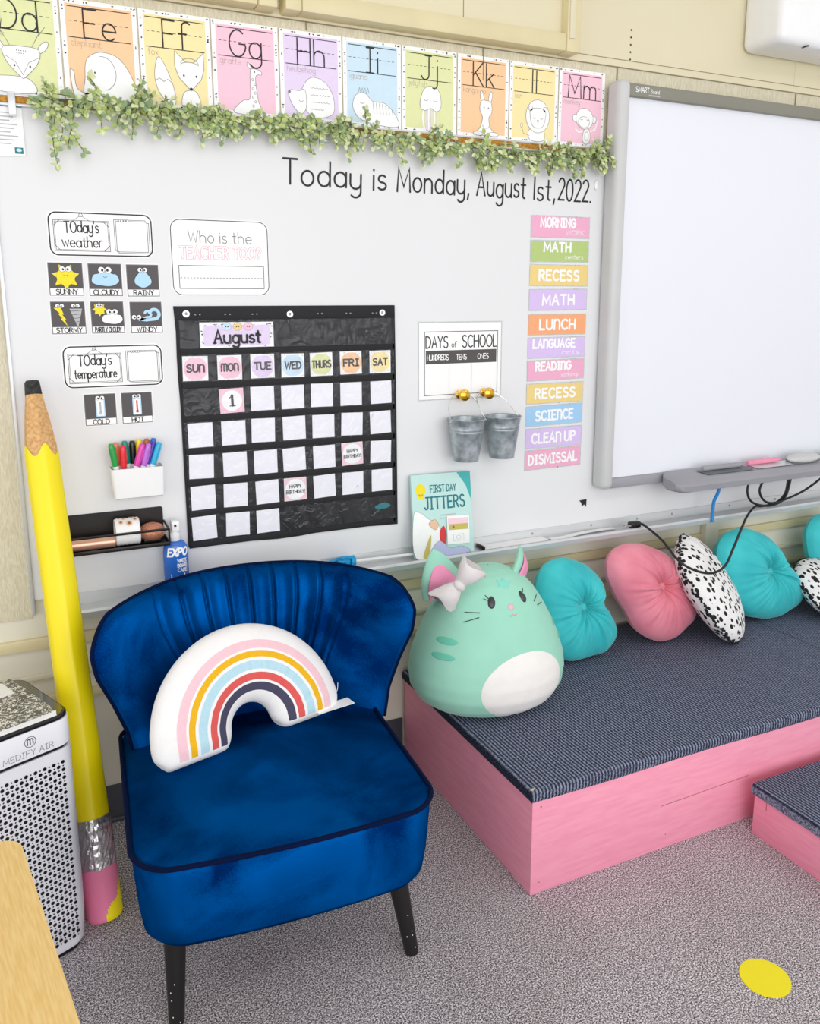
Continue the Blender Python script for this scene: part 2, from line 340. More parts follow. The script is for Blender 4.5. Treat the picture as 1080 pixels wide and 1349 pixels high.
# ------------------------------------------------------------------ stroke lettering
def arc(cx, cy, rx, ry, a0, a1, n=12):
    return [(cx + rx * math.cos(math.radians(lerp(a0, a1, i / n))), cy + ry * math.sin(math.radians(lerp(a0, a1, i / n)))) for i in range(n + 1)]
bowl = arc(2.6, 3, 2.5, 3, 0, 360, 18)
G = {
 'A': (6, [[(0, 0), (3, 10), (6, 0)], [(1.1, 3.6), (4.9, 3.6)]]),
 'B': (5.6, [[(0, 0), (0, 10)] + arc(2.4, 7.7, 2.4, 2.3, 90, -90) + [(0, 5.4)], [(2.4, 5.4)] + arc(2.8, 2.7, 2.7, 2.7, 90, -90) + [(0, 0)]]),
 'C': (5.8, [arc(3.4, 5, 3.4, 5, 48, 312, 18)]),
 'D': (5.8, [[(0, 0), (0, 10), (1.6, 10)] + arc(1.8, 5, 4, 5, 90, -90) + [(0, 0)]]),
 'E': (4.8, [[(4.8, 10), (0, 10), (0, 0), (4.8, 0)], [(0, 5.2), (4, 5.2)]]),
 'F': (4.6, [[(4.6, 10), (0, 10), (0, 0)], [(0, 5.2), (3.8, 5.2)]]),
 'G': (6.4, [arc(3.4, 5, 3.4, 5, 50, 345, 18) + [(6.4, 4.8), (4, 4.8)]]),
 'H': (5.6, [[(0, 0), (0, 10)], [(5.6, 0), (5.6, 10)], [(0, 5.1), (5.6, 5.1)]]),
 'I': (3.4, [[(1.7, 0), (1.7, 10)], [(0, 10), (3.4, 10)], [(0, 0), (3.4, 0)]]),
 'J': (4.4, [[(3.8, 10), (3.8, 2.4)] + arc(1.9, 2.2, 1.9, 2.2, 0, -160), [(1.8, 10), (5, 10)]]),
 'K': (5.4, [[(0, 0), (0, 10)], [(5, 10), (0, 4.4)], [(1.3, 5.6), (5.4, 0)]]),
 'L': (4.6, [[(0, 10), (0, 0), (4.6, 0)]]),
 'M': (7.6, [[(0, 0), (0.6, 10), (3.8, 2), (7, 10), (7.6, 0)]]),
 'N': (5.8, [[(0, 0), (0, 10), (5.8, 0), (5.8, 10)]]),
 'O': (6.8, [arc(3.4, 5, 3.4, 5, 90, 450, 22)]),
 'P': (5.2, [[(0, 0), (0, 10)] + arc(2.4, 7.4, 2.7, 2.6, 90, -90) + [(0, 4.8)]]),
 'R': (5.4, [[(0, 0), (0, 10)] + arc(2.4, 7.5, 2.6, 2.5, 90, -90) + [(0, 5)], [(2.4, 5), (5.2, 0)]]),
 'S': (5.2, [arc(2.7, 7.6, 2.4, 2.4, 40, 262) + arc(2.6, 2.5, 2.6, 2.6, 85, -150)]),
 'T': (5.6, [[(0, 10), (5.6, 10)], [(2.8, 10), (2.8, 0)]]),
 'U': (5.6, [[(0, 10), (0, 2.8)] + arc(2.8, 2.8, 2.8, 2.8, 180, 360) + [(5.6, 10)]]),
 'V': (5.8, [[(0, 10), (2.9, 0), (5.8, 10)]]),
 'W': (8, [[(0, 10), (2, 0), (4, 8), (6, 0), (8, 10)]]),
 'X': (5.6, [[(0, 10), (5.6, 0)], [(0, 0), (5.6, 10)]]),
 'Y': (5.4, [[(0, 10), (2.7, 4.6), (5.4, 10)], [(2.7, 4.6), (2.7, 0)]]),
 'a': (5.2, [bowl, [(5.1, 6), (5.1, 0)]]),
 'b': (5.2, [[(0, 10), (0, 0)], bowl]),
 'c': (4.4, [arc(2.6, 3, 2.5, 3, 48, 312)]),
 'd': (5.2, [bowl, [(5.1, 10), (5.1, 0)]]),
 'e': (5, [[(0.2, 3.1), (5, 3.1)] + arc(2.6, 3, 2.4, 3, 4, 315)]),
 'f': (3.4, [arc(3, 8.4, 1.7, 1.7, 40, 180) + [(1.3, 0)], [(0, 5.8), (3, 5.8)]]),
 'g': (5.2, [bowl, [(5.1, 6), (5.1, -1.2)] + arc(2.6, -1.2, 2.5, 2.4, 0, -150)]),
 'h': (4.8, [[(0, 10), (0, 0)], [(0, 3.4)] + arc(2.3, 3.6, 2.3, 2.4, 180, 0) + [(4.6, 0)]]),
 'i': (0.6, [[(0.3, 6), (0.3, 0)], [(0.3, 8.2), (0.3, 8.5)]]),
 'j': (2.4, [[(2, 6), (2, -1.4)] + arc(0.4, -1.4, 1.6, 2, 0, -120), [(2, 8.2), (2, 8.5)]]),
 'k': (4.2, [[(0, 10), (0, 0)], [(4, 6), (0, 2.4)], [(1.4, 3.6), (4.2, 0)]]),
 'l': (0.6, [[(0.3, 10), (0.3, 0)]]),
 'm': (7.4, [[(0, 6), (0, 0)], [(0, 3.6)] + arc(1.8, 3.8, 1.8, 2.2, 180, 0) + [(3.6, 0)], [(3.6, 3.6)] + arc(5.4, 3.8, 1.8, 2.2, 180, 0) + [(7.2, 0)]]),
 'n': (4.8, [[(0, 6), (0, 0)], [(0, 3.4)] + arc(2.3, 3.6, 2.3, 2.4, 180, 0) + [(4.6, 0)]]),
 'o': (5.2, [bowl]),
 'p': (5.2, [[(0, 6), (0, -4)], bowl]),
 'r': (3.2, [[(0, 6), (0, 0)], [(0, 3.4)] + arc(2, 3.8, 2, 2.2, 180, 60)]),
 's': (3.8, [arc(2, 4.5, 1.7, 1.5, 40, 262) + arc(1.9, 1.5, 1.9, 1.5, 85, -150)]),
 't': (3.4, [[(1.5, 9), (1.5, 1.4)] + arc(2.6, 1.3, 1.1, 1.3, 180, 290), [(0, 6), (3.2, 6)]]),
 'u': (4.8, [[(0, 6), (0, 2.4)] + arc(2.3, 2.4, 2.3, 2.4, 180, 360) + [(4.6, 2.4), (4.6, 6)], [(4.6, 3), (4.6, 0)]]),
 'w': (6.4, [[(0, 6), (1.6, 0), (3.2, 5), (4.8, 0), (6.4, 6)]]),
 'x': (4, [[(0, 6), (4, 0)], [(0, 0), (4, 6)]]),
 'y': (4.8, [[(0, 6), (0, 2.4)] + arc(2.3, 2.4, 2.3, 2.4, 180, 360) + [(4.6, 6)], [(4.6, 2.4), (4.6, -1.2)] + arc(2.3, -1.2, 2.3, 2.4, 0, -140)]),
 '0': (5.4, [arc(2.7, 5, 2.7, 5, 90, 450, 20)]),
 '1': (2.4, [[(0, 8.2), (1.4, 10), (1.4, 0)]]),
 '2': (5, [arc(2.5, 7.4, 2.4, 2.6, 160, -20) + [(0.2, 0), (5, 0)]]),
 '|': (0.6, [[(0.3, 10), (0.3, 0)]]),
 '.': (0.6, [[(0.3, 0.1), (0.3, 0.4)]]),
 ',': (0.9, [[(0.7, 0.8), (0.2, -1.6)]]),
 "'": (0.6, [[(0.4, 10), (0.2, 8)]]),
 '!': (0.8, [[(0.4, 10), (0.4, 3)], [(0.4, 0.2), (0.4, 0.5)]]),
 '?': (4.2, [arc(2.1, 7.8, 2, 2.2, 165, -50) + [(2.1, 4.6), (2.1, 3)], [(2.1, 0.2), (2.1, 0.5)]]),
 '\x01': (7.6, [[(0, 0), (0, 6.8)] + arc(1.9, 7.4, 1.9, 2.6, 180, 0) + [(3.8, 0)], [(3.8, 7)] + arc(5.7, 7.4, 1.9, 2.6, 180, 0) + [(7.6, 0)]]),   # round M
 '\x02': (5.2, [[(0, 0), (0, 10)], [(0, 6.4)] + arc(2.6, 7, 2.6, 3, 180, 0) + [(5.2, 0)]]),   # round N
 '\x03': (5.4, [[(0, 10), (0, 2.8)] + arc(2.7, 2.8, 2.7, 2.8, 180, 360) + [(5.4, 10)]]),
}
class Art:
    """flat print laid on a surface: place(u, v, h) -> point, h = height of the ink layer"""
    def __init__(s, mb, place=None): s.mb = mb; s.place = place or (lambda u, v, h: (u, -h, v))
    def poly(s, pts, m, h): s.mb.face([s.place(p[0], p[1], h) for p in pts], m)
    def rect(s, u0, v0, u1, v1, m, h): s.poly([(u0, v0), (u1, v0), (u1, v1), (u0, v1)], m, h)
    def rr(s, u0, v0, u1, v1, r, n=6):
        out = []
        for cx, cy, a in ((u1 - r, v1 - r, 0), (u0 + r, v1 - r, 90), (u0 + r, v0 + r, 180), (u1 - r, v0 + r, 270)): out += arc(cx, cy, r, r, a, a + 90, n)
        return out
    def rrect(s, u0, v0, u1, v1, r, m, h): s.poly(s.rr(u0, v0, u1, v1, r), m, h)
    def frame(s, u0, v0, u1, v1, r, w, m, h): s.stroke(s.rr(u0, v0, u1, v1, r) if r else [(u0, v0), (u1, v0), (u1, v1), (u0, v1)], w, m, h, closed=True)
    def ell(s, cu, cv, ru, rv, m, h, rot=0, n=20, outline=None, ow=0.001):
        c, q = math.cos(rot), math.sin(rot)
        pts = [(cu + ru * math.cos(2 * PI * i / n) * c - rv * math.sin(2 * PI * i / n) * q, cv + ru * math.cos(2 * PI * i / n) * q + rv * math.sin(2 * PI * i / n) * c) for i in range(n)]
        if m: s.poly(pts, m, h)
        if outline: s.stroke(pts, ow, outline, h + 0.0002, closed=True, joins=False)
    def blob(s, pts, m, h, outline=None, ow=0.001, smooth=True):
        if smooth: pts = [(p.x, p.y) for p in catmull([(p[0], p[1], 0) for p in pts], 5, True)]
        if m: s.poly(pts, m, h)
        if outline: s.stroke(pts, ow, outline, h + 0.0002, closed=True, joins=False)
    def stroke(s, pts, w, m, h, closed=False, joins=True):
        """one mitred ribbon with round ends, so no two faces of a stroke lie on top of each other"""
        w2 = w / 2; P = []
        for p in pts:
            if not P or math.hypot(p[0] - P[-1][0], p[1] - P[-1][1]) > 1e-6: P.append((p[0], p[1]))
        if len(P) > 2 and math.hypot(P[0][0] - P[-1][0], P[0][1] - P[-1][1]) < 1e-6: P.pop(); closed = True
        k = len(P)
        if k < 2: return
        Lf, Rt = [], []
        for i in range(k):
            a = P[i - 1] if (i or closed) else None; c = P[(i + 1) % k] if (i < k - 1 or closed) else None; p = P[i]
            def nd(q, r):
                l = math.hypot(r[0] - q[0], r[1] - q[1]); return ((r[0] - q[0]) / l, (r[1] - q[1]) / l)
            d1 = nd(a, p) if a else nd(p, c); d2 = nd(p, c) if c else d1
            nx, ny = -(d1[1] + d2[1]), d1[0] + d2[0]; l = math.hypot(nx, ny)
            if l < 0.3: nx, ny, sc = -d1[1], d1[0], 1.0
            else:
                nx, ny = nx / l, ny / l; sc = min(2.0, 1.0 / max(0.3, -nx * d1[1] + ny * d1[0]))
            Lf.append((p[0] + nx * w2 * sc, p[1] + ny * w2 * sc)); Rt.append((p[0] - nx * w2 * sc, p[1] - ny * w2 * sc))
        for i in range(k if closed else k - 1):
            j = (i + 1) % k; s.poly([Rt[i], Rt[j], Lf[j], Lf[i]], m, h + i * 2e-6)
        if joins and not closed:
            for e, o in ((0, 1), (k - 1, k - 2)):
                dx, dy = P[e][0] - P[o][0], P[e][1] - P[o][1]; t = math.atan2(dy, dx)
                s.poly([(P[e][0] + w2 * math.cos(t + lerp(-PI / 2, PI / 2, q / 6)), P[e][1] + w2 * math.sin(t + lerp(-PI / 2, PI / 2, q / 6))) for q in range(7)], m, h + (e + 2) * 2e-6)
    def dash(s, a, b, n, w, m, h):
        for i in range(n):
            t0, t1 = (i + 0.1) / n, (i + 0.65) / n
            s.stroke([(lerp(a[0], b[0], t0), lerp(a[1], b[1], t0)), (lerp(a[0], b[0], t1), lerp(a[1], b[1], t1))], w, m, h, joins=False)
    def text(s, t, u, v, size, w, m, h, align='c', fit=None, gap=1.6, jig=0.0, slant=0.0):
        k = size / 10.0; adv = []; x = 0
        for ch in t:
            adv.append(x); x += (3.2 if ch == ' ' else G[ch][0] + gap)
        tot = x - gap; kx = k if not fit else fit / tot
        x0 = u - (tot * kx / 2 if align == 'c' else 0)
        rr = random.Random(len(t) * 7 + int(size * 1e5))
        for ch, ax in zip(t, adv):
            if ch == ' ': continue
            dy = rr.uniform(-jig, jig) * size
            for si, st in enumerate(G[ch][1]):
                s.stroke([(x0 + (ax + p[0] + slant * p[1]) * kx, v + dy + p[1] * k) for p in st], w, m, h + si * 0.00003)
LY = 0.0004
def card(name, label, cat, group, cx, cz, w, h, draw, y=0.0, tilt=0.0, base='paper', th=0.0008, r=0.0, clear=0.0):
    mb = MB(); A = Art(mb)
    pts = A.rr(-w / 2, -h / 2, w / 2, h / 2, r) if r else [(-w / 2, -h / 2), (w / 2, -h / 2), (w / 2, h / 2), (-w / 2, h / 2)]
    if clear:
        c = clear; mb.prism([(-w / 2 - c, -h / 2 - c), (w / 2 + c, -h / 2 - c), (w / 2 + c, h / 2 + c), (-w / 2 - c, h / 2 + c)], 0, 0.0003, lambda u, v, q: (u, -q, v), 'clear_card')
    mb.prism(pts, 0, th, lambda u, v, q: (u, -q, v), base)
    if draw: draw(A, w, h, th + LY)
    o = mb.build(name, loc=(cx, y, cz), rot=(0, tilt, 0))
    return tag(o, label, cat, group)

# ------------------------------------------------------------------ room shell
WY = 0.012      # wall face; whiteboard face is y = 0
XL, XR = -2.2, 4.4
b = MB(); b.box(XL, XR, WY + 0.002, WY + 0.12, 0, 3.0, 'wall_paint_low'); w_ = struct(b.build('wall_back'))
b = MB()
b.box(XL, -0.019, WY - 0.002, WY + 0.004, 0.628, 2.15, 'wall_vinyl')
b.box(-0.019, XR, WY - 0.002, WY + 0.004, 1.898, 2.15, 'wall_vinyl')
struct(b.build('trim_1', w_))
b = MB(); b.box(XL, XR, WY - 0.004, WY + 0.004, 2.15, 3.0, 'wall_paint')
b.box(XL, XR, WY - 0.0055, WY, 2.148, 2.1505, 'seam'); b.box(XL, XR, WY - 0.0055, WY, 2.171, 2.1725, 'seam')
for x in (0.76, 1.295, 1.78, 2.57): b.box(x, x + 0.003, WY - 0.0055, WY, 2.06 if x > 1 else 2.13, 2.15, 'seam')
b.box(2.556, 2.56, WY - 0.0055, WY, 2.172, 3.0, 'trim_cream')
A = Art(b, lambda u, v, h: (u, WY - 0.005 - h, v))
for i in range(5): A.ell(1.829, 2.262 - i * 0.0215, 0.003, 0.003, 'black', 0.0005, n=8)
struct(b.build('trim_2', w_))
def trimbar(name, z0, z1, d, m, bev=0.004, x0=XL, x1=XR):
    return struct(sbox(name, x0, x1, WY - d, WY + 0.003, z0, z1, m, w_, bev))
trimbar('trim_3', 0.543, 0.575, 0.012, 'trim_yellow'); trimbar('trim_4', 0.458, 0.474, 0.008, 'trim_cream', 0.003)
trimbar('trim_5', 0.388, 0.412, 0.014, 'trim_yellow', 0.006); trimbar('trim_6', 0.452, 0.457, 0.004, 'trim_yellow', 0.001)
b = MB(); b.box(XL, 1.03, WY - 0.006, WY + 0.003, 0.0, 0.109, 'rubber_base', 0.002)
b.box(XL, 1.03, WY - 0.012, WY, 0.0, 0.014, 'rubber_base', 0.004); struct(b.build('baseboard_back', w_))
b = MB(); b.box(XL, XR, -4.2, 0.13, -0.06, 0.0, 'carpet_floor'); struct(b.build('floor'))

# ------------------------------------------------------------------ whiteboard
WB = empty('whiteboard', (1.6, 0, 0.68), 'wide wall-mounted whiteboard with cork map rail and metal marker tray', 'whiteboard')
def wb(name, mb): o = mb.build(name, WB, loc=(-1.6, 0, -0.68)); return o
b = MB(); b.box(-0.012, 3.9, 0.0, WY + 0.001, 0.68, 1.875, 'board_white'); wb('panel', b)
b = MB(); b.box(-0.019, -0.010, -0.006, WY + 0.001, 0.64, 1.9, 'alu', 0.002); wb('edge_trim', b)
b = MB(); b.box(-0.019, 1.757, -0.012, WY, 1.874, 1.8795, 'alu', 0.001); b.box(-0.019, 1.757, -0.012, WY, 1.895, 1.9, 'alu', 0.001)
rail = wb('map_rail', b)
b = MB(); b.box(-0.017, 1.755, -0.009, WY - 0.001, 1.879, 1.8955, 'cork'); b.build('cork_strip', rail)
b = MB()
def tray_prof(x): return [(x, 0.001, 0.684), (x, -0.006, 0.684), (x, -0.010, 0.656), (x, -0.062, 0.653), (x, -0.066, 0.660), (x, -0.078, 0.662), (x, -0.081, 0.655), (x, -0.078, 0.640), (x, -0.064, 0.640), (x, 0.001, 0.644)]
p0, p1 = tray_prof(0.04), tray_prof(3.9)
b.grid([p0 + [p0[0]], p1 + [p1[0]]], 'alu', smooth=False); b.face(p0, 'alu'); b.face(list(reversed(p1)), 'alu')
tray = wb('marker_tray', b)
for i, x in enumerate((1.5, 1.74, 1.94, 2.1, 2.38, 2.62)):
    b = MB(); b.ell((x, -0.008, 0.672), (0.004, 0.003, 0.004), 'alu_dark', 8, 6); b.build('screw', tray)
for t_, x_, f_ in (('Today', 0.683, 0.224), ('is', 0.942, 0.040), ('Monday,', 1.017, 0.232), ('August', 1.276, 0.170), ('|st,', 1.476, 0.078), ('2022.', 1.567, 0.124)):
    b = MB(); A = Art(b, lambda u, v, h: (u, -h, v))
    A.text(t_, x_, 1.7365, 0.064, 0.0056, 'black', 0.0006, align='l', fit=f_, gap=1.7, jig=0.05, slant=0.03)
    wb('handwritten_word', b)
b = MB(); A = Art(b); A.poly([(-0.015, 0.012), (0.016, 0.014), (0.015, -0.013), (0.006, -0.004), (-0.002, -0.01), (-0.006, 0.003)], 'black', 0.001)
A.mb.prism([(-0.015, 0.012), (0.016, 0.014), (0.015, -0.013), (0.006, -0.004), (-0.002, -0.01), (-0.006, 0.003)], 0, 0.0008, lambda u, v, h: (u, -h, v), 'black')
tag(b.build('tape_scrap', loc=(1.706, 0, 0.751)), 'torn scrap of black tape on the whiteboard below the schedule strips', 'tape')
b = MB(); b.ell((0, -0.003, 0), (0.008, 0.004, 0.016), 'white_plastic'); tag(b.build('magnet', loc=(1.71, 0, 1.79)), 'small white oval magnet right of the handwritten date', 'magnet')

# ------------------------------------------------------------------ wall fittings up high
def cabinet(x0, x1, label, label_stile):
    C = empty('notice_case', ((x0 + x1) / 2, WY, 2.155), label, 'cabinet', 'notice cases above the letter cards')
    ox = -(x0 + x1) / 2; oz = -2.155
    def part(n, mb): return mb.build(n, C, loc=(ox, -WY, oz))
    b = MB(); b.box(x0 + 0.02, x1 - 0.02, -0.012, WY, 2.17, 2.85, 'wall_paint'); b.box(lerp(x0, x1, 0.58), lerp(x0, x1, 0.58) + 0.002, -0.0128, 0, 2.2, 2.85, 'seam'); part('back_panel', b)
    b = MB(); b.box(x0 + 0.045, x1 - 0.05, -0.042, WY, 2.157, 2.205, 'trim_yellow', 0.004); part('bottom_rail', b)
    b = MB(); b.box(x0, x0 + 0.044, -0.046, WY, 2.155, 2.85, 'trim_yellow', 0.005); part('stile', b)
    b = MB(); b.box(x1 - 0.049, x1, -0.046, WY, 2.155, 2.85, 'trim_yellow', 0.005); b.box(x1 - 0.044, x1 - 0.024, -0.052, -0.04, 2.19, 2.85, 'wall_paint', 0.003); part('stile', b)
cabinet(0.69, 1.6, 'yellow-painted framed notice case above the H to L letter cards', 1)
cabinet(-0.6, 0.67, 'yellow-painted framed notice case at the top edge above the F and G letter cards', 1)
b = MB(); b.box(2.295, 3.0, -0.16, WY + 0.0, 2.245, 2.75, 'white_plastic', 0.03, 5); 
P_ = tag(b.build('projector_box'), 'white rounded projector housing on the wall above the interactive board', 'projector')
b = MB(); b.box(2.42, 2.426, -0.155, -0.13, 2.2435, 2.247, 'black_plastic'); b.build('latch', P_)
b = MB(); b.box(2.262, 2.326, -0.018, WY, 0.31, 0.64, 'trim_cream', 0.003); tag(b.build('cable_duct'), 'cream vertical cable duct below the marker tray behind the aqua cushion', 'cable duct')

# ------------------------------------------------------------------ hanging card and rail hooks
def hook(x, label):
    b = MB(); b.box(-0.008, 0.008, -0.018, -0.0125, -0.028, 0.022, 'alu', 0.001); b.box(-0.008, 0.008, -0.018, -0.006, 0.020, 0.0235, 'alu', 0.001); b.box(-0.008, 0.008, -0.026, -0.016, -0.031, -0.027, 'alu', 0.001)
    return tag(b.build('rail_hook', loc=(x, 0, 1.88)), label, 'hook', 'map rail hooks')
hook(0.04, 'metal map hook holding the laminated card at the left end of the cork rail')
hook(0.80, 'metal map hook half hidden in the garland under the H card')
b = MB(); A = Art(b)
b.prism([(-0.045, -0.075), (0.03, -0.07), (0.03, 0.05), (-0.045, 0.05)], 0, 0.001, lambda u, v, q: (u, -q, v), 'paper')
A.rect(-0.045, 0.036, 0.03, 0.05, 'teal_dark', 0.0014)
for k in range(9): A.rect(-0.04, 0.022 - k * 0.0085, 0.018 - (k % 3) * 0.008, 0.0245 - k * 0.0085, 'lgrey', 0.0014)
A.rect(0.008, -0.066, 0.026, -0.052, 'teal_dark', 0.0014); A.ell(0.017, -0.058, 0.006, 0.004, 'c_blue', 0.0018)
tag(b.build('laminated_card', loc=(0.03, -0.002, 1.836)), 'small laminated instruction card with teal header hanging from the map rail at left', 'card')

# ------------------------------------------------------------------ alphabet cards
def ant(A, m, o, h): pass
def animal(kind, A, h):
    W_, O = 'white', 'grey'; o = 0.0009
    if kind == 'deer':
        for sx in (-1, 1):
            A.stroke([(0.0 + sx * 0.02, -0.025), (sx * 0.034, 0.0), (sx * 0.03, 0.02)], o, O, h); A.stroke([(sx * 0.033, -0.004), (sx * 0.046, 0.014)], o, O, h)
            A.ell(sx * 0.04, -0.024, 0.006, 0.014, W_, h, -sx * 0.7, outline=O, ow=o)
        A.blob([(-0.05, -0.11), (-0.052, -0.088), (-0.03, -0.082), (0.01, -0.085), (0.02, -0.11)], W_, h, O, o); A.ell(-0.05, -0.078, 0.004, 0.01, W_, h, 0.3, outline=O, ow=o)
        A.blob([(-0.032, -0.03), (0, -0.026), (0.032, -0.03), (0.028, -0.055), (0.004, -0.082), (-0.004, -0.082), (-0.028, -0.055)], W_, h + LY, O, o)
        for sx in (-1, 1): A.ell(sx * 0.014, -0.062, 0.0016, 0.0022, 'black', h + 3 * LY); A.stroke([(sx * 0.03, -0.045), (sx * 0.012, -0.055), (0, -0.078)], o * 0.8, O, h + 3 * LY)
        for k in range(9): A.ell(-0.008 + (k % 5) * 0.004, -0.034 - (k // 5) * 0.005, 0.0008, 0.001, 'black', h + 3 * LY, n=6)
    elif kind == 'elephant':
        A.blob([(-0.03, -0.11), (-0.034, -0.07), (-0.028, -0.035), (0.0, -0.02), (0.035, -0.03), (0.06, -0.07), (0.066, -0.11)], W_, h, O, o)
        A.blob([(-0.062, -0.062), (-0.055, -0.062), (-0.052, -0.09), (-0.04, -0.1), (-0.03, -0.1), (-0.03, -0.11), (-0.055, -0.11)], W_, h, O, o)
        A.stroke(arc(0.0, -0.06, 0.026, 0.032, 100, -80), o, O, h + 2 * LY); A.ell(-0.015, -0.06, 0.0014, 0.002, 'black', h + 2 * LY)
    elif kind == 'fox':
        A.blob([(-0.035, -0.015), (-0.046, -0.05), (-0.038, -0.085), (-0.015, -0.11), (-0.005, -0.1), (-0.012, -0.06)], W_, h, O, o)
        A.stroke([(-0.045, -0.062), (-0.036, -0.057), (-0.028, -0.063), (-0.02, -0.058), (-0.011, -0.064)], o, O, h + 2 * LY)
        A.blob([(0.01, -0.11), (0.012, -0.082), (0.03, -0.075), (0.042, -0.082), (0.046, -0.11)], W_, h, O, o)
        A.poly([(-0.004, -0.03), (-0.003, 0.0), (0.018, -0.02), (0.036, -0.02), (0.056, 0.0), (0.057, -0.03), (0.05, -0.052), (0.028, -0.076), (0.004, -0.052)], W_, h + LY)
        A.stroke([(-0.004, -0.03), (-0.003, 0.0), (0.018, -0.02), (0.036, -0.02), (0.056, 0.0), (0.057, -0.03), (0.05, -0.052), (0.028, -0.076), (0.004, -0.052)], o, O, h + 2 * LY, closed=True)
        for sx in (-1, 1): A.ell(0.027 + sx * 0.013, -0.047, 0.0018, 0.0024, 'black', h + 3 * LY); A.stroke(arc(0.027, -0.028, 0.02, 0.012 - 0.004 * sx, 20, 160), o, O, h + 3 * LY)
        A.ell(0.028, -0.072, 0.003, 0.0024, 'black', h + 3 * LY)
    elif kind == 'giraffe':
        A.blob([(-0.03, -0.11), (-0.01, -0.085), (0.006, -0.078), (0.008, -0.03), (0.012, -0.018), (0.03, -0.02), (0.034, -0.028), (0.02, -0.034), (0.024, -0.08), (0.03, -0.11)], W_, h, O, o)
        A.ell(0.006, -0.012, 0.003, 0.007, W_, h, 0.5, outline=O, ow=o); A.ell(0.018, -0.024, 0.0012, 0.0016, 'black', h + 2 * LY)
        for k in range(7): A.ell(0.013 + (k % 2) * 0.005, -0.04 - k * 0.009, 0.002, 0.0028, None, h + 2 * LY, outline=O, ow=0.0007, n=10)
    elif kind == 'hedgehog':
        A.blob([(-0.02, -0.082), (-0.024, -0.05), (-0.002, -0.022), (0.03, -0.028), (0.05, -0.055), (0.052, -0.09), (0.03, -0.104), (0, -0.104)], W_, h, O, o)
        A.blob([(-0.055, -0.055), (-0.03, -0.052), (-0.016, -0.05), (-0.014, -0.085), (-0.026, -0.1), (-0.045, -0.085)], W_, h + LY, O, o)
        A.stroke(arc(-0.026, -0.07, 0.005, 0.005, 200, 340), o, O, h + 3 * LY); A.ell(-0.053, -0.056, 0.003, 0.003, 'grey', h + 3 * LY)
        for k in range(22): u = 0.0 + (k % 6) * 0.008; v = -0.04 - (k // 6) * 0.015; A.stroke(arc(u, v, 0.004, 0.004, 200, 340, 4), 0.0007, O, h + 2 * LY, joins=False)
    elif kind == 'iguana':
        A.blob([(-0.03, -0.1), (-0.05, -0.075), (-0.042, -0.048), (-0.02, -0.042), (0.0, -0.058), (0.03, -0.06), (0.055, -0.08), (0.066, -0.108), (0.02, -0.11)], W_, h, O, o)
        for k in range(4): A.stroke([(-0.036 + k * 0.007, -0.042), (-0.033 + k * 0.007, -0.03), (-0.03 + k * 0.007, -0.041)], o, O, h)
        for k in range(7): A.stroke([(0.0 + k * 0.008, -0.06 - 0.001 * k * k * 0.3), (0.003 + k * 0.008, -0.085)], o * 0.8, O, h + 2 * LY)
        A.stroke(arc(-0.027, -0.06, 0.006, 0.005, 200, 340), o, O, h + 3 * LY)
    elif kind == 'jellyfish':
        for k in range(6): A.stroke([(-0.016 + k * 0.007, -0.06), (-0.019 + k * 0.008, -0.085), (-0.014 + k * 0.006, -0.108)], 0.0035, 'c_lilac' if k % 2 else W_, h)
        A.blob([(-0.026, -0.055), (-0.018, -0.022), (0.002, -0.01), (0.026, -0.022), (0.03, -0.055), (0.018, -0.066), (0.002, -0.06), (-0.014, -0.066)], W_, h + LY, O, o)
        for sx in (-1, 1): A.stroke(arc(0.002 + sx * 0.012, -0.04, 0.005, 0.004, 200, 340), o, O, h + 3 * LY)
    elif kind == 'kangaroo':
        for sx in (-1, 1): A.ell(0.008 + sx * 0.012, -0.02, 0.005, 0.014, W_, h, -sx * 0.2, outline=O, ow=o)
        A.blob([(-0.01, -0.05), (-0.006, -0.03), (0.008, -0.028), (0.022, -0.032), (0.024, -0.055), (0.016, -0.068), (0.02, -0.09), (0.034, -0.108), (-0.018, -0.108), (-0.008, -0.09), (-0.002, -0.068)], W_, h + LY, O, o)
        A.ell(-0.014, -0.106, 0.014, 0.005, W_, h + 2 * LY, outline=O, ow=o); A.ell(0.03, -0.106, 0.014, 0.005, W_, h + 2 * LY, outline=O, ow=o); A.stroke(arc(0.008, -0.085, 0.01, 0.008, 180, 360), o, O, h + 3 * LY)
        for sx in (-1, 1): A.ell(0.008 + sx * 0.006, -0.045, 0.0012, 0.0016, 'black', h + 3 * LY)
    elif kind == 'lion':
        A.blob([(-0.01, -0.11), (-0.012, -0.085), (0.03, -0.085), (0.03, -0.11)], W_, h, O, o)
        A.ell(0.012, -0.052, 0.036, 0.04, W_, h + LY, outline=O, ow=o); A.blob([(-0.008, -0.035), (0.032, -0.035), (0.034, -0.06), (0.024, -0.078), (0.0, -0.078), (-0.01, -0.06)], W_, h + 3 * LY, O, o)
        for sx in (-1, 1): A.stroke(arc(0.012 + sx * 0.011, -0.055, 0.004, 0.003, 200, 340), o, O, h + 5 * LY); A.ell(0.012 + sx * 0.022, -0.034, 0.006, 0.006, W_, h + 3 * LY, outline=O, ow=o)
        A.ell(0.012, -0.063, 0.003, 0.0022, 'grey', h + 5 * LY); A.stroke([(0.012, -0.064), (0.012, -0.07)], o, O, h + 5 * LY)
        A.stroke([(-0.012, -0.1), (-0.03, -0.095), (-0.036, -0.08)], o, O, h); A.ell(-0.036, -0.077, 0.003, 0.005, W_, h, outline=O, ow=o)
    elif kind == 'monkey':
        A.blob([(0.01, -0.072), (0.026, -0.072), (0.03, -0.095), (0.02, -0.108), (0.006, -0.1)], W_, h, O, o); A.ell(0.018, -0.088, 0.006, 0.011, W_, h + 2 * LY, outline=O, ow=o)
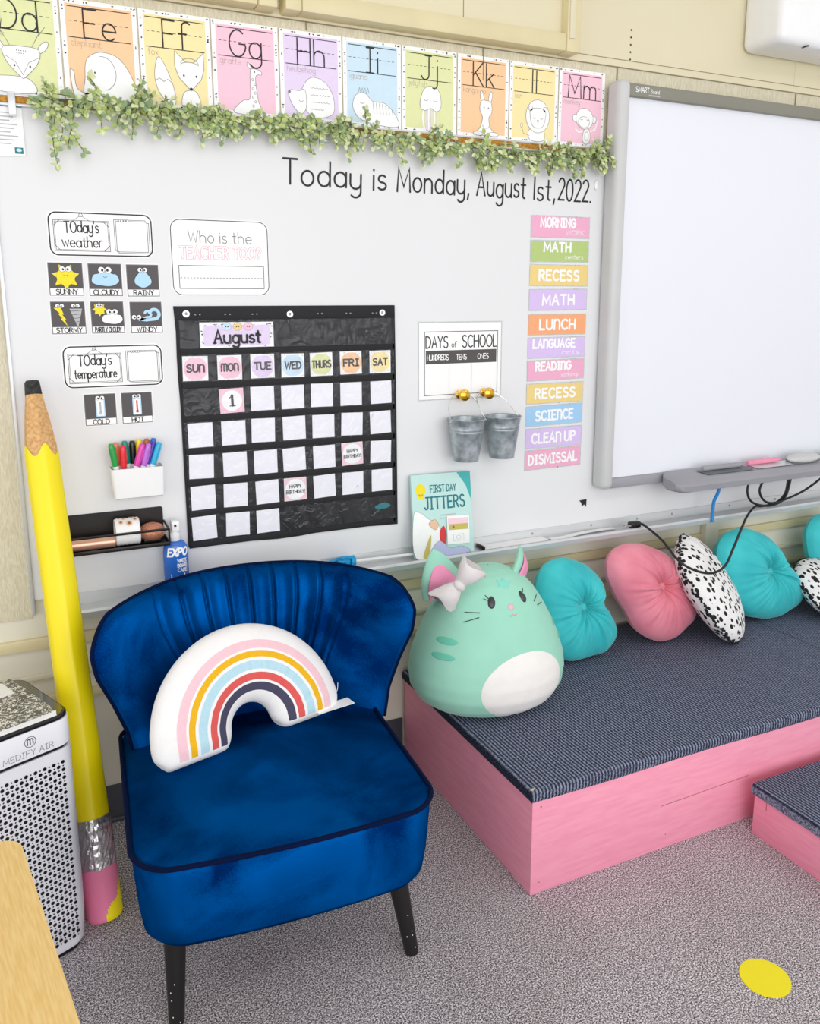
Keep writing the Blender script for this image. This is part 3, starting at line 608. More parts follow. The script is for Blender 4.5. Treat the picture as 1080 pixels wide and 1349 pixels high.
        for sx in (-1, 1): A.ell(0.01 + sx * 0.03, -0.045, 0.008, 0.009, W_, h, outline=O, ow=o)
        A.ell(0.01, -0.045, 0.028, 0.026, W_, h + LY, -0.2, outline=O, ow=o); A.ell(0.008, -0.054, 0.018, 0.014, W_, h + 3 * LY, outline=O, ow=o)
        A.stroke([(0.028, -0.076), (0.045, -0.07), (0.054, -0.045)], 0.003, W_, h); A.stroke([(0.01, -0.076), (-0.008, -0.08), (-0.018, -0.072)], 0.003, W_, h)
        for sx in (-1, 1): A.stroke(arc(0.01 + sx * 0.01, -0.046, 0.004, 0.003, 200, 340), o, O, h + 5 * LY)
def alpha_draw(big, small, word, col, kind):
    def d(A, w, h, l):
        r = random.Random(word)
        for i in range(36):        # black and grey dabs round the white border
            side = i % 4; t = r.uniform(-0.5, 0.5)
            u, v = ((t * w, h / 2 - 0.005), (t * w, -h / 2 + 0.005), (-w / 2 + 0.0055, t * h), (w / 2 - 0.0055, t * h))[side]
            u = max(-w / 2 + 0.004, min(w / 2 - 0.004, u)); v = max(-h / 2 + 0.004, min(h / 2 - 0.004, v))
            A.ell(u, v, r.uniform(0.0014, 0.0034), r.uniform(0.001, 0.002), r.choice(['black', 'grey', 'slate']), l, r.choice([0, 0, PI / 2, 0.6]), n=8)
        A.rect(-w / 2 + 0.011, -h / 2 + 0.01, w / 2 - 0.011, h / 2 - 0.01, col, l)
        x0, x1 = -w / 2 + 0.016, w / 2 - 0.016
        yt, yb = h / 2 - 0.016, h / 2 - 0.083
        A.stroke([(x0, yt), (x1, yt)], 0.0019, 'black', l + LY); A.stroke([(x0, yb), (x1, yb)], 0.0019, 'black', l + LY)
        A.dash((x0, (yt + yb) / 2 + 0.002), (x1, (yt + yb) / 2 + 0.002), 11, 0.0013, 'black', l + LY)
        A.text(big + small, 0.0, yb + 0.001, yt - yb - 0.004, 0.0034, 'black', l + 2 * LY, gap=1.6)
        A.text(word, -w / 2 + 0.019, yb - 0.018, 0.0155, 0.001, 'word', l + LY, align='l', gap=1.4)
        B_ = Art(A.mb, lambda u, v, q: A.place(u * 1.18, -0.012 + (v + 0.06) * 1.18 - 0.034, q)); animal(kind, B_, l + LY)
    return d
alph = [('D', 'd', 'deer', 'c_green', 'green'), ('E', 'e', 'elephant', 'c_orange', 'orange'), ('F', 'f', 'fox', 'c_yellow', 'yellow'), ('G', 'g', 'giraffe', 'c_pink', 'pink'),
        ('H', 'h', 'hedgehog', 'c_lilac', 'lilac'), ('I', 'i', 'iguana', 'c_blue', 'blue'), ('J', 'j', 'jellyfish', 'c_green', 'green'), ('K', 'k', 'kangaroo', 'c_orange', 'orange'),
        ('l', 'l', 'lion', 'c_yellow', 'yellow'), ('M', 'm', 'monkey', 'c_pink', 'pink')]
for i, (B_, s_, wd, c_, cn) in enumerate(alph):
    card('letter_card', f'{cn} {wd} alphabet card showing {B_.upper()}{s_} above the cork rail', 'letter card', 'alphabet cards along the top', -0.017 + 0.1755 * i + 0.0868, 2.014, 0.1715, 0.222, alpha_draw(B_, s_, wd, c_, wd), y=WY - 0.004)

# ------------------------------------------------------------------ garland
def garland():
    Gd = empty('leaf_garland', (0.9, -0.03, 1.885), 'artificial eucalyptus garland draped along the cork rail above the whiteboard', 'garland')
    off = Vector((0.9, -0.03, 1.885)); r = random.Random(3)
    path = catmull([(0.125, -0.02, 1.892), (0.28, -0.026, 1.900), (0.45, -0.026, 1.890), (0.6, -0.028, 1.882), (0.75, -0.028, 1.888), (0.95, -0.028, 1.884), (1.2, -0.03, 1.868), (1.45, -0.03, 1.862), (1.6, -0.03, 1.864), (1.71, -0.024, 1.888)], 14)
    stem = MB(); stem.tube([p - off for p in path], 0.0025, 'stem_brown', 6)
    fol = MB()
    def leaf(p, d, nrm, s, m):
        d = d.normalized(); nrm = (nrm - d * nrm.dot(d)).normalized(); sd = d.cross(nrm)
        P = [p, p + d * s * 0.35 + sd * s * 0.34 + nrm * s * 0.1, p + d * s * 0.75 + sd * s * 0.28 + nrm * s * 0.08, p + d * s, p + d * s * 0.75 - sd * s * 0.28 + nrm * s * 0.08, p + d * s * 0.35 - sd * s * 0.34 + nrm * s * 0.1]
        P = [q - off for q in P]
        P = [Vector((q.x, min(q.y, -0.0 + 0.027), q.z)) for q in P]
        fol.face([P[0], P[1], P[2], P[3]], m, True); fol.face([P[0], P[3], P[4], P[5]], m, True)
    def sprig(p, d, n, ln, size):
        pts = [p]; q = p.copy(); dd = d.normalized()
        for k in range(n):
            dd = (dd + Vector((r.uniform(-.25, .25), r.uniform(-.12, .1), r.uniform(-.3, .1)))).normalized(); q = q + dd * (ln / n); q.y = max(-0.11, min(-0.012, q.y)); q.x = min(q.x, 1.725); q.z = max(q.z, 1.812) if q.x > 0.6 else q.z; pts.append(q.copy())
        stem.tube([a - off for a in pts], 0.0011, 'stem_brown', 4, caps=False)
        for k in range(1, len(pts)):
            for sgn in (-1, 1):
                a = r.uniform(0, PI); side = Vector((math.cos(a) * sgn, -0.55 * r.random(), math.sin(a) * sgn * 0.8)) + dd * 0.45
                m = r.choices(['leaf_a', 'leaf_b', 'leaf_c'], [5, 4, 2])[0]
                leaf(pts[k], side, Vector((r.uniform(-.5, .5), -1, r.uniform(-.1, .9))), size * r.uniform(0.75, 1.2), m)
        leaf(pts[-1], dd, Vector((0, -1, 0.4)), size, 'leaf_c')
    for k in range(300):
        t = r.random(); p = path[int(t * (len(path) - 1))].copy(); p += Vector((r.uniform(-.01, .01), r.uniform(-.01, 0), r.uniform(-.012, .012)))
        up_ = r.random() < 0.34
        d = Vector((r.uniform(-1, 1), r.uniform(-0.55, 0), r.uniform(0.0, 0.45) if up_ else r.uniform(-1.0, -0.05)))
        n = r.randint(3, 5); sprig(p, d, n, r.uniform(0.028, 0.055) if up_ else r.uniform(0.03, 0.064), 0.0165)
    for x, z, n, ln in ((0.135, 1.89, 11, 0.15), (0.15, 1.89, 9, 0.12), (0.12, 1.88, 7, 0.1), (0.165, 1.89, 8, 0.1), (0.14, 1.885, 8, 0.09), (0.30, 1.895, 5, 0.07), (0.47, 1.88, 5, 0.06), (0.53, 1.885, 5, 0.06), (0.75, 1.885, 6, 0.07), (1.02, 1.87, 6, 0.075), (1.2, 1.86, 6, 0.075), (1.25, 1.86, 6, 0.07), (1.32, 1.85, 6, 0.07), (1.46, 1.85, 7, 0.08), (1.5, 1.85, 6, 0.07), (1.6, 1.855, 6, 0.07), (1.64, 1.86, 6, 0.07), (0.86, 1.88, 5, 0.07)):
        sprig(Vector((x, -0.03, z)), Vector((r.uniform(-.2, .2), -0.1, -1)), n, ln, 0.0155)
    stem.build('stem', Gd); fol.build('foliage', Gd, angle=None)
garland()

# ------------------------------------------------------------------ signs and weather cards on the whiteboard
def sign_today(word, fit):
    def d(A, w, h, l):
        A.frame(-w / 2 + 0.004, -h / 2 + 0.004, w / 2 - 0.004, h / 2 - 0.004, 0.018, 0.003, 'black', l)
        x0, x1 = -w / 2 + 0.014, 0.018; z0, z1 = -h / 2 + 0.014, h / 2 - 0.022
        A.frame(x0, z0, x1, z1, 0, 0.0011, 'black', l); A.frame(x0 + 0.003, z0 + 0.003, x1 - 0.003, z1 - 0.003, 0, 0.0009, 'slate', l)
        for cx, cz, sx, sz in ((x0, z1, 1, -1), (x1, z1, -1, -1), (x0, z0, 1, 1), (x1, z0, -1, 1)): A.stroke([(cx + sx * 0.014, cz), (cx, cz + sz * 0.014)], 0.0012, 'black', l)
        xm = (x0 + x1) / 2; A.stroke([(xm - 0.018, z1), (xm, z1 + 0.012), (xm + 0.018, z1)], 0.0009, 'black', l); A.ell(xm, z1 + 0.013, 0.004, 0.004, 'white', l, outline='black', n=12)
        A.text("TOday's", xm, 0.004, 0.026, 0.0028, 'black', l, fit=0.078, gap=1.3, jig=0.05); A.text(word, xm, -0.030 if len(word) < 8 else -0.028, 0.025 if len(word) < 8 else 0.022, 0.0026, 'black', l, fit=fit, gap=1.3, jig=0.05)
        for dx, dz in ((0.0, 0.0), (-0.004, 0.003), (0.004, -0.003)): A.frame(0.034 + dx, -h / 2 + 0.014 + dz, w / 2 - 0.014 + dx, h / 2 - 0.02 + dz, 0, 0.001, 'black', l)
        A.rect(0.036, -h / 2 + 0.016, w / 2 - 0.016, h / 2 - 0.022, 'white', l + LY)
        for k in range(4): A.ell(0.044 + k * 0.006, h / 2 - 0.019, 0.0022, 0.003, 'white', l + LY, outline='black', ow=0.0008, n=8)
    return d
card('weather_sign', "white rounded sign reading Today's weather with a blank note box", 'sign', None, 0.216, 1.5925, 0.246, 0.108, sign_today('weather', 0.092), r=0.02)
card('temperature_sign', "white rounded sign reading Today's temperature with a blank note box", 'sign', None, 0.223, 1.27, 0.243, 0.109, sign_today('temperature', 0.1), r=0.02)
def teacher(A, w, h, l):
    A.frame(-w / 2 + 0.003, -h / 2 + 0.003, w / 2 - 0.003, h / 2 - 0.003, 0.024, 0.0018, 'black', l)
    A.text('Who is the', 0.0, 0.038, 0.03, 0.0018, 'grey', l, fit=0.165, gap=1.5)
    A.text('TEACHER TOO?', 0.0, -0.001, 0.028, 0.0068, 'pink_line', l, fit=0.212, gap=2.2); A.text('TEACHER TOO?', 0.0, -0.001, 0.028, 0.0044, 'paper', l + LY, fit=0.212, gap=2.2)
    A.frame(-0.11, -0.078, 0.113, -0.02, 0, 0.0014, 'black', l); A.dash((-0.108, -0.051), (0.111, -0.051), 26, 0.0012, 'black', l)
card('teacher_sign', 'white rounded sign asking Who is the TEACHER TOO? with a dashed answer box', 'sign', None, 0.508, 1.542, 0.258, 0.195, teacher, r=0.026)
def eyes(A, u, v, s, l):
    for k in (-1, 1): A.ell(u + k * s, v, s, s * 0.95, 'white', l, outline='black', ow=0.0006, n=14); A.ell(u + k * s * 0.75, v - s * 0.1, s * 0.36, s * 0.4, 'black', l + 2 * LY, n=10)
def wcard(word, draw):
    def d(A, w, h, l):
        A.rect(-w / 2 + 0.002, -h / 2 + 0.002, w / 2 - 0.002, h / 2 - 0.002, 'grey', l); A.rect(-w / 2 + 0.004, -h / 2 + 0.004, w / 2 - 0.004, h / 2 - 0.004, 'slate', l + LY)
        A.rect(-w / 2 + 0.004, -h / 2 + 0.004, w / 2 - 0.004, -h / 2 + 0.019, 'white', l + 2 * LY)
        A.text(word, 0, -h / 2 + 0.0055, 0.0115, 0.0021, 'black', l + 3 * LY, fit=min(0.062, 0.0098 * len(word)), gap=1.4)
        draw(A, l + 2 * LY)
    return d
def star(cu, cv, R, r_, n, a0=0.0): return [(cu + (R if k % 2 == 0 else r_) * math.cos(a0 + PI * k / n), cv + (R if k % 2 == 0 else r_) * math.sin(a0 + PI * k / n)) for k in range(2 * n)]
def cloud(A, u, v, s, m, l):
    A.blob([(u - s * 1.3, v - s * 0.2), (u - s * 1.1, v + s * 0.4), (u - s * 0.6, v + s * 0.55), (u - s * 0.3, v + s * 0.85), (u + s * 0.3, v + s * 0.85), (u + s * 0.6, v + s * 0.55), (u + s * 1.1, v + s * 0.4), (u + s * 1.3, v - s * 0.15), (u + s * 1.0, v - s * 0.5), (u + s * 0.4, v - s * 0.7), (u - s * 0.3, v - s * 0.65), (u - s * 1.0, v - s * 0.5)], m, l, 'black', 0.0007)
def w_sunny(A, l): A.poly(star(0, 0.006, 0.032, 0.019, 7, PI / 2 + PI / 7), 'sun', l); A.ell(0, 0.006, 0.021, 0.021, 'sun', l + LY, outline='gold_ink', ow=0.0005); A.stroke(arc(0, 0.012, 0.005, 0.004, 200, 340), 0.0008, 'black', l + 2 * LY); eyes(A, 0, 0.024, 0.007, l + 2 * LY)
def w_cloudy(A, l): cloud(A, 0, 0.002, 0.025, 'cloud', l); eyes(A, 0, 0.024, 0.008, l + 2 * LY); A.stroke(arc(0, 0.01, 0.005, 0.004, 200, 340), 0.0008, 'black', l + 2 * LY)
def w_rainy(A, l): A.blob([(0, 0.03), (0.008, 0.02), (0.019, 0.006), (0.019, -0.008), (0, -0.018), (-0.019, -0.008), (-0.019, 0.006), (-0.008, 0.02)], 'cloud', l, 'black', 0.0006); eyes(A, 0, 0.026, 0.006, l + 2 * LY)
def w_stormy(A, l):
    A.poly([(-0.032, 0.024), (-0.016, 0.026), (-0.010, 0.008), (-0.014, 0.008), (-0.005, -0.004), (-0.009, -0.004), (-0.003, -0.020), (-0.018, -0.002), (-0.014, -0.001), (-0.023, 0.01), (-0.019, 0.011)], 'sun', l); eyes(A, -0.018, 0.029, 0.005, l + 2 * LY)
    A.poly([(0.004, 0.022), (0.033, 0.022), (0.022, -0.02), (0.019, -0.02)], 'lgrey', l)
    for k in range(4): A.stroke([(0.006 + k * 0.003, 0.016 - k * 0.009), (0.031 - k * 0.0025, 0.018 - k * 0.009)], 0.0016, 'grey', l + LY)
    eyes(A, 0.018, 0.029, 0.005, l + 2 * LY)
def w_partly(A, l): A.poly(star(-0.018, 0.02, 0.017, 0.011, 8), 'sun', l); A.ell(-0.018, 0.02, 0.011, 0.011, 'sun', l + LY); eyes(A, -0.018, 0.03, 0.0045, l + 4 * LY); cloud(A, 0.011, -0.003, 0.019, 'white', l + 2 * LY); eyes(A, 0.011, 0.014, 0.007, l + 5 * LY)
def w_windy(A, l): A.stroke([(-0.018, -0.004), (0.0, -0.006), (0.02, -0.004)] + arc(0.02, 0.008, 0.012, 0.012, -90, 160) , 0.008, 'cloud', l); A.stroke([(-0.016, -0.006), (0.0, 0.0)] + arc(0.004, 0.008, 0.008, 0.008, -60, 150), 0.006, 'cloud', l); A.stroke(arc(0.02, 0.008, 0.007, 0.007, -90, 160), 0.0008, 'grey', l + LY); eyes(A, -0.024, 0.001, 0.006, l + 2 * LY)
def thermo(red):
    def d(A, l):
        A.rrect(-0.011, -0.018, 0.011, 0.032, 0.002, 'cloud', l); A.rrect(-0.0085, -0.016, 0.0085, 0.03, 0.002, 'white', l + LY); eyes(A, 0, 0.03, 0.0055, l + 3 * LY)
        A.stroke([(0, -0.006), (0, 0.018)], 0.004, 'red' if red else 'lgrey', l + 2 * LY); A.ell(0, -0.009, 0.0038, 0.0038, 'red' if red else 's_blue', l + 2 * LY)
    return d
for word, fn, cx, cz, lab in (('SUNNY', w_sunny, 0.126, 1.485, 'weather card with a yellow sun marked SUNNY'), ('CLOUDY', w_cloudy, 0.217, 1.484, 'weather card with a pale blue cloud marked CLOUDY'), ('RAINY', w_rainy, 0.307, 1.483, 'weather card with a blue raindrop marked RAINY'),
                              ('STORMY', w_stormy, 0.1245, 1.392, 'weather card with lightning and tornado marked STORMY'), ('PARTLY CLOUDY', w_partly, 0.216, 1.392, 'weather card with sun behind a white cloud marked PARTLY CLOUDY'), ('WINDY', w_windy, 0.3095, 1.391, 'weather card with a curling gust marked WINDY')):
    card('weather_card', lab, 'card', 'weather cards', cx, cz, 0.0825, 0.083, wcard(word, fn))
card('temperature_card', 'temperature card with a pale thermometer marked COLD', 'card', 'temperature cards', 0.183, 1.161, 0.080, 0.084, wcard('COLD', thermo(False)))
card('temperature_card', 'temperature card with a red thermometer marked HOT', 'card', 'temperature cards', 0.2725, 1.161, 0.080, 0.084, wcard('HOT', thermo(True)))

# ------------------------------------------------------------------ days of school sign
def days(A, w, h, l):
    A.frame(-w / 2 + 0.018, -h / 2 + 0.012, w / 2 - 0.012, h / 2 - 0.026, 0, 0.0018, 'black', l)
    y0 = 0.04
    A.text('DAYS', -0.082, y0, 0.034, 0.0036, 'black', l, fit=0.074, gap=1.6); A.text('of', -0.024, y0 + 0.001, 0.017, 0.002, 'black', l, fit=0.016); A.text('SCHOOL', 0.066, y0, 0.036, 0.0036, 'black', l, fit=0.122, gap=1.6)
    A.rect(-w / 2 + 0.022, -0.008, w / 2 - 0.016, 0.032, 'slate', l)
    for t, u, f in (('HUNDREDS', -0.079, 0.072), ('TENS', 0.002, 0.035), ('ONES', 0.078, 0.038)): A.text(t, u, 0.004, 0.015, 0.0024, 'white', l + LY, fit=f, gap=1.4, jig=0.06)
    for u in (-0.04, 0.038): A.stroke([(u, -0.01), (u, -h / 2 + 0.014)], 0.0009, 'lgrey', l)
card('days_sign', 'white sign titled DAYS of SCHOOL with hundreds, tens and ones boxes', 'sign', None, 1.227, 1.252, 0.283, 0.228, days, clear=0.004)

# ------------------------------------------------------------------ schedule strips
RM, RN = '\x01', '\x02'
sch = [(1.657, 's_pink', 'pink', 'MORNING', 'WORK', 0.13), (1.583, 's_green', 'green', 'MATH', 'centers', 0.1), (1.509, 's_yellow', 'yellow', 'RECESS', '', 0.15), (1.4335, 's_lilac', 'lilac', 'MATH', '', 0.12), (1.356, 's_orange', 'orange', 'LU' + RN + 'CH', '', 0.135),
       (1.283, 's_lilac', 'lilac', 'LA' + RN + 'GUAGE', 'arts', 0.16), (1.211, 's_pink', 'pink', 'READI' + RN + 'G', 'workshop', 0.135), (1.136, 's_yellow', 'yellow', 'RECESS', '', 0.155), (1.064, 's_blue', 'blue', 'SCIE' + RN + 'CE', '', 0.145), (0.99, 's_lilac', 'lilac', 'CLEA' + RN + ' UP', '', 0.17), (0.92, 's_pink', 'pink', 'DISMISSAL', '', 0.19)]
slab = ['pink MORNING WORK strip at the top of the schedule', 'green MATH centers strip in the schedule', 'yellow RECESS strip below the green strip', 'lilac MATH strip above the orange LUNCH strip', 'orange LUNCH strip in the schedule', 'lilac LANGUAGE arts strip below LUNCH', 'pink READING workshop strip in the schedule', 'yellow RECESS strip above the blue SCIENCE strip', 'blue SCIENCE strip in the schedule', 'lilac CLEAN UP strip in the schedule', 'pink DISMISSAL strip at the bottom of the schedule']
for (cz, m_, cn, t1, t2, f1), lb in zip(sch, slab):
    def d(A, w, h, l, t1=t1, t2=t2, f1=f1):
        up_ = 0.004 if t2 else -0.015
        A.text(t1, -0.01 if t2 else 0.0, up_ - 0.004 if t2 else up_, 0.026 if t2 else 0.03, 0.0068, 'white', l, fit=f1, gap=2.3)
        if t2: A.text(t2, 0.055, -0.023, 0.014, 0.0014, 'white', l, fit=0.07, gap=1.4)
    card('schedule_strip', lb, 'schedule strip', 'daily schedule strips', 1.579 + (cz - 1.29) * 0.003, cz, 0.219, 0.062, d, base=m_, tilt=rnd.uniform(-0.012, 0.012), clear=0.003)

# ------------------------------------------------------------------ pocket chart
PC = empty('pocket_chart', (0.694, 0, 0.77), 'black cloth calendar pocket chart with clear pockets hung on the whiteboard', 'pocket chart')
CO = (-0.694, 0, -0.77)
zl = lambda x: 0.766 + 0.006 * math.sin(x * 9)
b = MB()
rows = []
for k in range(2):
    pass
pts = [(0.378, 1.419)] + [(0.384 - 0.004 * math.sin(i * 0.7), 1.419 - i * 0.0653) for i in range(1, 10)] + [(0.385 + i * 0.0626, 0.766 + 0.004 * math.sin(i * 1.1)) for i in range(0, 11)] + [(1.009, 1.1), (1.005, 1.419)]
b.prism(pts, 0.0, 0.004, lambda u, v, h: (u, -h, v), 'chart_cloth')
b.build('backing', PC, loc=CO)
CX = [0.427, 0.518, 0.605, 0.691, 0.777, 0.866, 0.956]; RZ = [1.257, 1.168, 1.0795, 0.992, 0.905, 0.8205]
b = MB()
for z in [1.301, 1.2125, 1.124, 1.036, 0.9485, 0.8625, 0.775]: b.box(0.387, 1.003, -0.0062, -0.003, z - 0.0085, z + 0.0085, 'chart_seam', 0.001)
b.box(0.38, 1.004, -0.0065, -0.003, 1.383, 1.418, 'chart_seam', 0.001)
for x in (0.386, 1.0): b.box(x - 0.004, x + 0.004, -0.0062, -0.003, 0.772, 1.39, 'chart_seam', 0.001)
b.build('seam_band', PC, loc=CO)
for i, (z0, z1) in enumerate([(1.309, 1.383)] + [(z - 0.036, z + 0.036) for z in RZ]):
    b = MB(); r = random.Random(i); n = 28
    rows_ = [[(lerp(0.389, 1.0, j / n), -0.0085 - 0.0012 * math.sin(j * 1.3 + i) * (k % 2) - r.random() * 0.0005, lerp(z0, z1, k / 3)) for j in range(n + 1)] for k in range(4)]
    b.grid(rows_, 'clear_film', flip=True); b.build('clear_pocket', PC, loc=CO)
for x, z in ((0.409, 1.399), (0.689, 1.396), (0.965, 1.398)):
    b = MB(); M_ = Matrix.Translation((x, -0.0065, z)) @ Matrix.Rotation(PI / 2, 4, 'X'); b.lathe([(0.0035, 0), (0.0035, 0.001), (0.006, 0.0018), (0.009, 0.001), (0.0095, 0)], 'silver', 20, M_); b.ell((x, -0.0063, z), (0.0037, 0.001, 0.0037), 'alu_dark', 10, 4)
    b.build('grommet', PC, loc=CO)
for x in (0.438, 0.517, 0.59, 0.775, 0.86, 0.94):
    b = MB()
    for q in (-0.006, 0, 0.006): b.ell((x + q, -0.0075, 1.397), (0.0028, 0.002, 0.0022), 'alu_dark' if q else 'black_plastic', 8, 5)
    b.build('snap', PC, loc=CO)
b = MB(); A = Art(b, lambda u, v, h: (u, -0.0064 - h, v)); A.blob([(0.935, 0.822), (0.955, 0.834), (0.978, 0.832), (0.985, 0.822), (0.96, 0.816)], 'teal_dark', 0.0006); b.build('smudge', PC, loc=CO)
CY = -0.0064
def aug(A, w, h, l):
    r = random.Random(5)
    for i in range(70):
        u, v = r.uniform(-w / 2 + 0.004, w / 2 - 0.004), r.uniform(-h / 2 + 0.003, h / 2 - 0.003)
        A.ell(u, v, r.uniform(0.002, 0.004), 0.0013, 'black', l, r.uniform(-0.6, 0.6), n=8)
    A.rrect(-w / 2 + 0.01, -h / 2 + 0.006, w / 2 - 0.01, h / 2 - 0.008, 0.004, 'c_lilac', l + LY)
    for k, m_ in enumerate(('c_blue', 's_yellow', 'c_pink')): A.ell(-0.028 + k * 0.029, 0.022, 0.0125, 0.011, m_, l + 2 * LY, outline='grey', ow=0.0005); A.ell(-0.031 + k * 0.029, 0.022, 0.0018, 0.0018, 'black', l + 4 * LY); A.ell(-0.025 + k * 0.029, 0.022, 0.0018, 0.0018, 'black', l + 4 * LY)
    A.text('August', 0, -0.021, 0.033, 0.0062, 'black', l + 4 * LY, fit=0.125, gap=1.7)
    for u, v in ((-0.062, -0.021), (-0.042, -0.021), (0.054, 0.003)): A.stroke([(u - 0.005, v), (u + 0.005, v)], 0.0022, 'black', l + 4 * LY)
card('month_card', 'lilac August month card with three button smileys in the chart header', 'card', None, 0.541, 1.343, 0.199, 0.067, aug, y=CY)
wk = [('SU' + RN, 's_pink', 'c_pink', 'SUN'), (RM + 'O' + RN, 's_pink', 'c_pink', 'MON'), ('TUE', 's_lilac', 'c_lilac', 'TUE'), ('WED', 's_blue', 'c_blue', 'WED'), ('THURS', 's_green', 'c_green', 'THURS'), ('FRI', 's_orange', 'c_orange', 'FRI'), ('SAT', 's_yellow', 'c_yellow', 'SAT')]
cols = ['pink', 'pink', 'lilac', 'blue', 'green', 'orange', 'yellow']
for i, (t, m1, m2, nm) in enumerate(wk):
    def d(A, w, h, l, t=t, m2=m2):
        r = random.Random(t)
        for k in range(26): A.ell(r.uniform(-w / 2 + 0.002, w / 2 - 0.002), r.choice((-1, 1)) * r.uniform(h / 2 - 0.008, h / 2 - 0.002), 0.0009, 0.0006, 'grey', l, n=6)
        A.rrect(-w / 2 + 0.003, -h / 2 + 0.004, w / 2 - 0.003, h / 2 - 0.004, 0.024, m2, l + LY)
        A.text(t, 0, -0.009, 0.019, 0.0046, 'slate', l + 2 * LY, fit=min(0.054, 0.015 * len(t)), gap=2.0)
    card('weekday_card', f'{cols[i]} {nm} weekday card in the calendar chart', 'card', 'weekday cards', CX[i] + rnd.uniform(-.002, .002), RZ[0] + rnd.uniform(-.001, .001), 0.066, 0.065, d, y=CY, tilt=rnd.uniform(-0.02, 0.02))
def one(A, w, h, l): A.rect(-w / 2, -h / 2, w / 2, h / 2, 'c_pink', l); A.ell(0, 0, w / 2 - 0.005, h / 2 - 0.005, 'white', l + LY, n=28); A.stroke([(0.001, -0.013), (0.001, 0.014)], 0.007, 'slate', l + 2 * LY); A.stroke([(-0.006, 0.008), (0.001, 0.014)], 0.003, 'slate', l + 2 * LY); A.stroke([(-0.006, -0.014), (0.008, -0.014)], 0.003, 'slate', l + 2 * LY)
def bday(A, w, h, l): A.rect(-w / 2 + 0.001, -h / 2 + 0.001, w / 2 - 0.001, h / 2 - 0.001, 'title_pink', l); A.ell(0, 0, w / 2 - 0.003, h / 2 - 0.003, 'white', l + LY, n=28); A.text('HAPPY', 0, 0.004, 0.0095, 0.0018, 'black', l + 2 * LY, fit=0.034); A.text('BIRTHDAY!', 0, -0.012, 0.0095, 0.0018, 'black', l + 2 * LY, fit=0.054)
dn = ['SUN', 'MON', 'TUE', 'WED', 'THURS', 'FRI', 'SAT']; ordn = ['first', 'second', 'third', 'fourth', 'last']
blank = None
for r_i in range(5):
    for c_i in range(7):
        if (r_i == 0 and c_i == 0) or (r_i == 4 and c_i > 2): continue
        x, z = CX[c_i] + rnd.uniform(-.003, .003), RZ[r_i + 1] + rnd.uniform(-.0015, .0015); t = rnd.uniform(-0.035, 0.035)
        if r_i == 0 and c_i == 1: card('date_card', 'pink and white date card with the number 1 under MON', 'card', 'date cards in the calendar', x, z, 0.066, 0.066, one, y=CY, tilt=t); continue
        if (r_i, c_i) in ((2, 5), (3, 3)): card('date_card', f'HAPPY BIRTHDAY! date card under {dn[c_i]} in the {ordn[r_i]} row of dates', 'card', 'date cards in the calendar', x, z, 0.066, 0.066, bday, y=CY, tilt=t); continue
        lab = f'blank white date card under {dn[c_i]} in the {ordn[r_i]} row of dates'
        if blank is None:
            blank = card('date_card', lab, 'card', 'date cards in the calendar', x, z, 0.066, 0.066, None, y=CY, tilt=t, base='paper_lilac')
        else:
            o = blank.copy(); COL.objects.link(o); o.location = (x, CY, z); o.rotation_euler = (0, t, 0); o['label'] = lab

# ------------------------------------------------------------------ interactive board
SB = empty('interactive_board', (2.55, 0, 0.81), 'large grey-framed interactive smart board mounted over the whiteboard at right', 'interactive board')
def sbp(n, mb, parent=None): return mb.build(n, SB, loc=(-2.55, 0, -0.81))
b = MB(); b.box(1.76, 3.4, -0.04, 0.0, 0.83, 2.06, 'smart_screen'); sbp('screen', b)
b = MB(); b.box(1.735, 1.785, -0.066, -0.0, 0.805, 2.098, 'smart_light', 0.02, 4); sbp('side_frame', b)
b = MB(); b.box(1.778, 3.4, -0.058, 0.0, 2.052, 2.09, 'smart_dark', 0.004)
A = Art(b, lambda u, v, h: (u, -0.058 - h, v)); A.text('SMART', 1.83, 2.0655, 0.0145, 0.0022, 'white', 0.0006, fit=0.052, gap=1.2); A.text('Board', 1.88, 2.0655, 0.012, 0.0012, 'white', 0.0006, fit=0.034); A.rect(1.855, 2.057, 1.90, 2.061, 'lgrey', 0.0006)
sbp('top_frame', b)
b = MB(); b.box(1.778, 3.4, -0.056, 0.0, 0.806, 0.84, 'smart_grey', 0.004); sbp('bottom_frame', b)
PT = empty('pen_tray', (2.45, -0.11, 0.79), 'grey pen tray below the interactive board holding pens and an eraser', 'pen tray')
PO = (-2.45, 0.11, -0.79)
b = MB()
sec = [(-0.058, 0.800), (-0.058, 0.846), (-0.085, 0.842), (-0.135, 0.832), (-0.158, 0.826), (-0.168, 0.812), (-0.164, 0.792), (-0.14, 0.784), (-0.09, 0.782)]
rows = []
for x, s_ in ((1.985, 0.55), (1.992, 0.78), (2.01, 0.93), (2.04, 1.0), (3.05, 1.0)):
    cy, cz = -0.105, 0.812; rows.append([(x, cy + (y - cy) * s_, cz + (z - cz) * s_) for y, z in sec])
b.grid(rows, 'smart_grey', cu=True); b.face(rows[0], 'smart_grey'); b.face(rows[-1], 'smart_grey'); b.build('tray_body', PT, loc=PO)
b = MB()
def on_tray(u, v, h): return (u, -v, 0.843 - (v - 0.085) * 0.2 + h)     # sloping top of the tray
A = Art(b, on_tray)
A.poly([(2.12, 0.088), (2.34, 0.088), (2.36, 0.13), (2.14, 0.13)], 'smart_slot', 0.0022); A.poly([(2.36, 0.088), (2.7, 0.088), (2.7, 0.13), (2.38, 0.13)], 'alu', 0.0022)
b.build('pen_slot', PT, loc=PO)
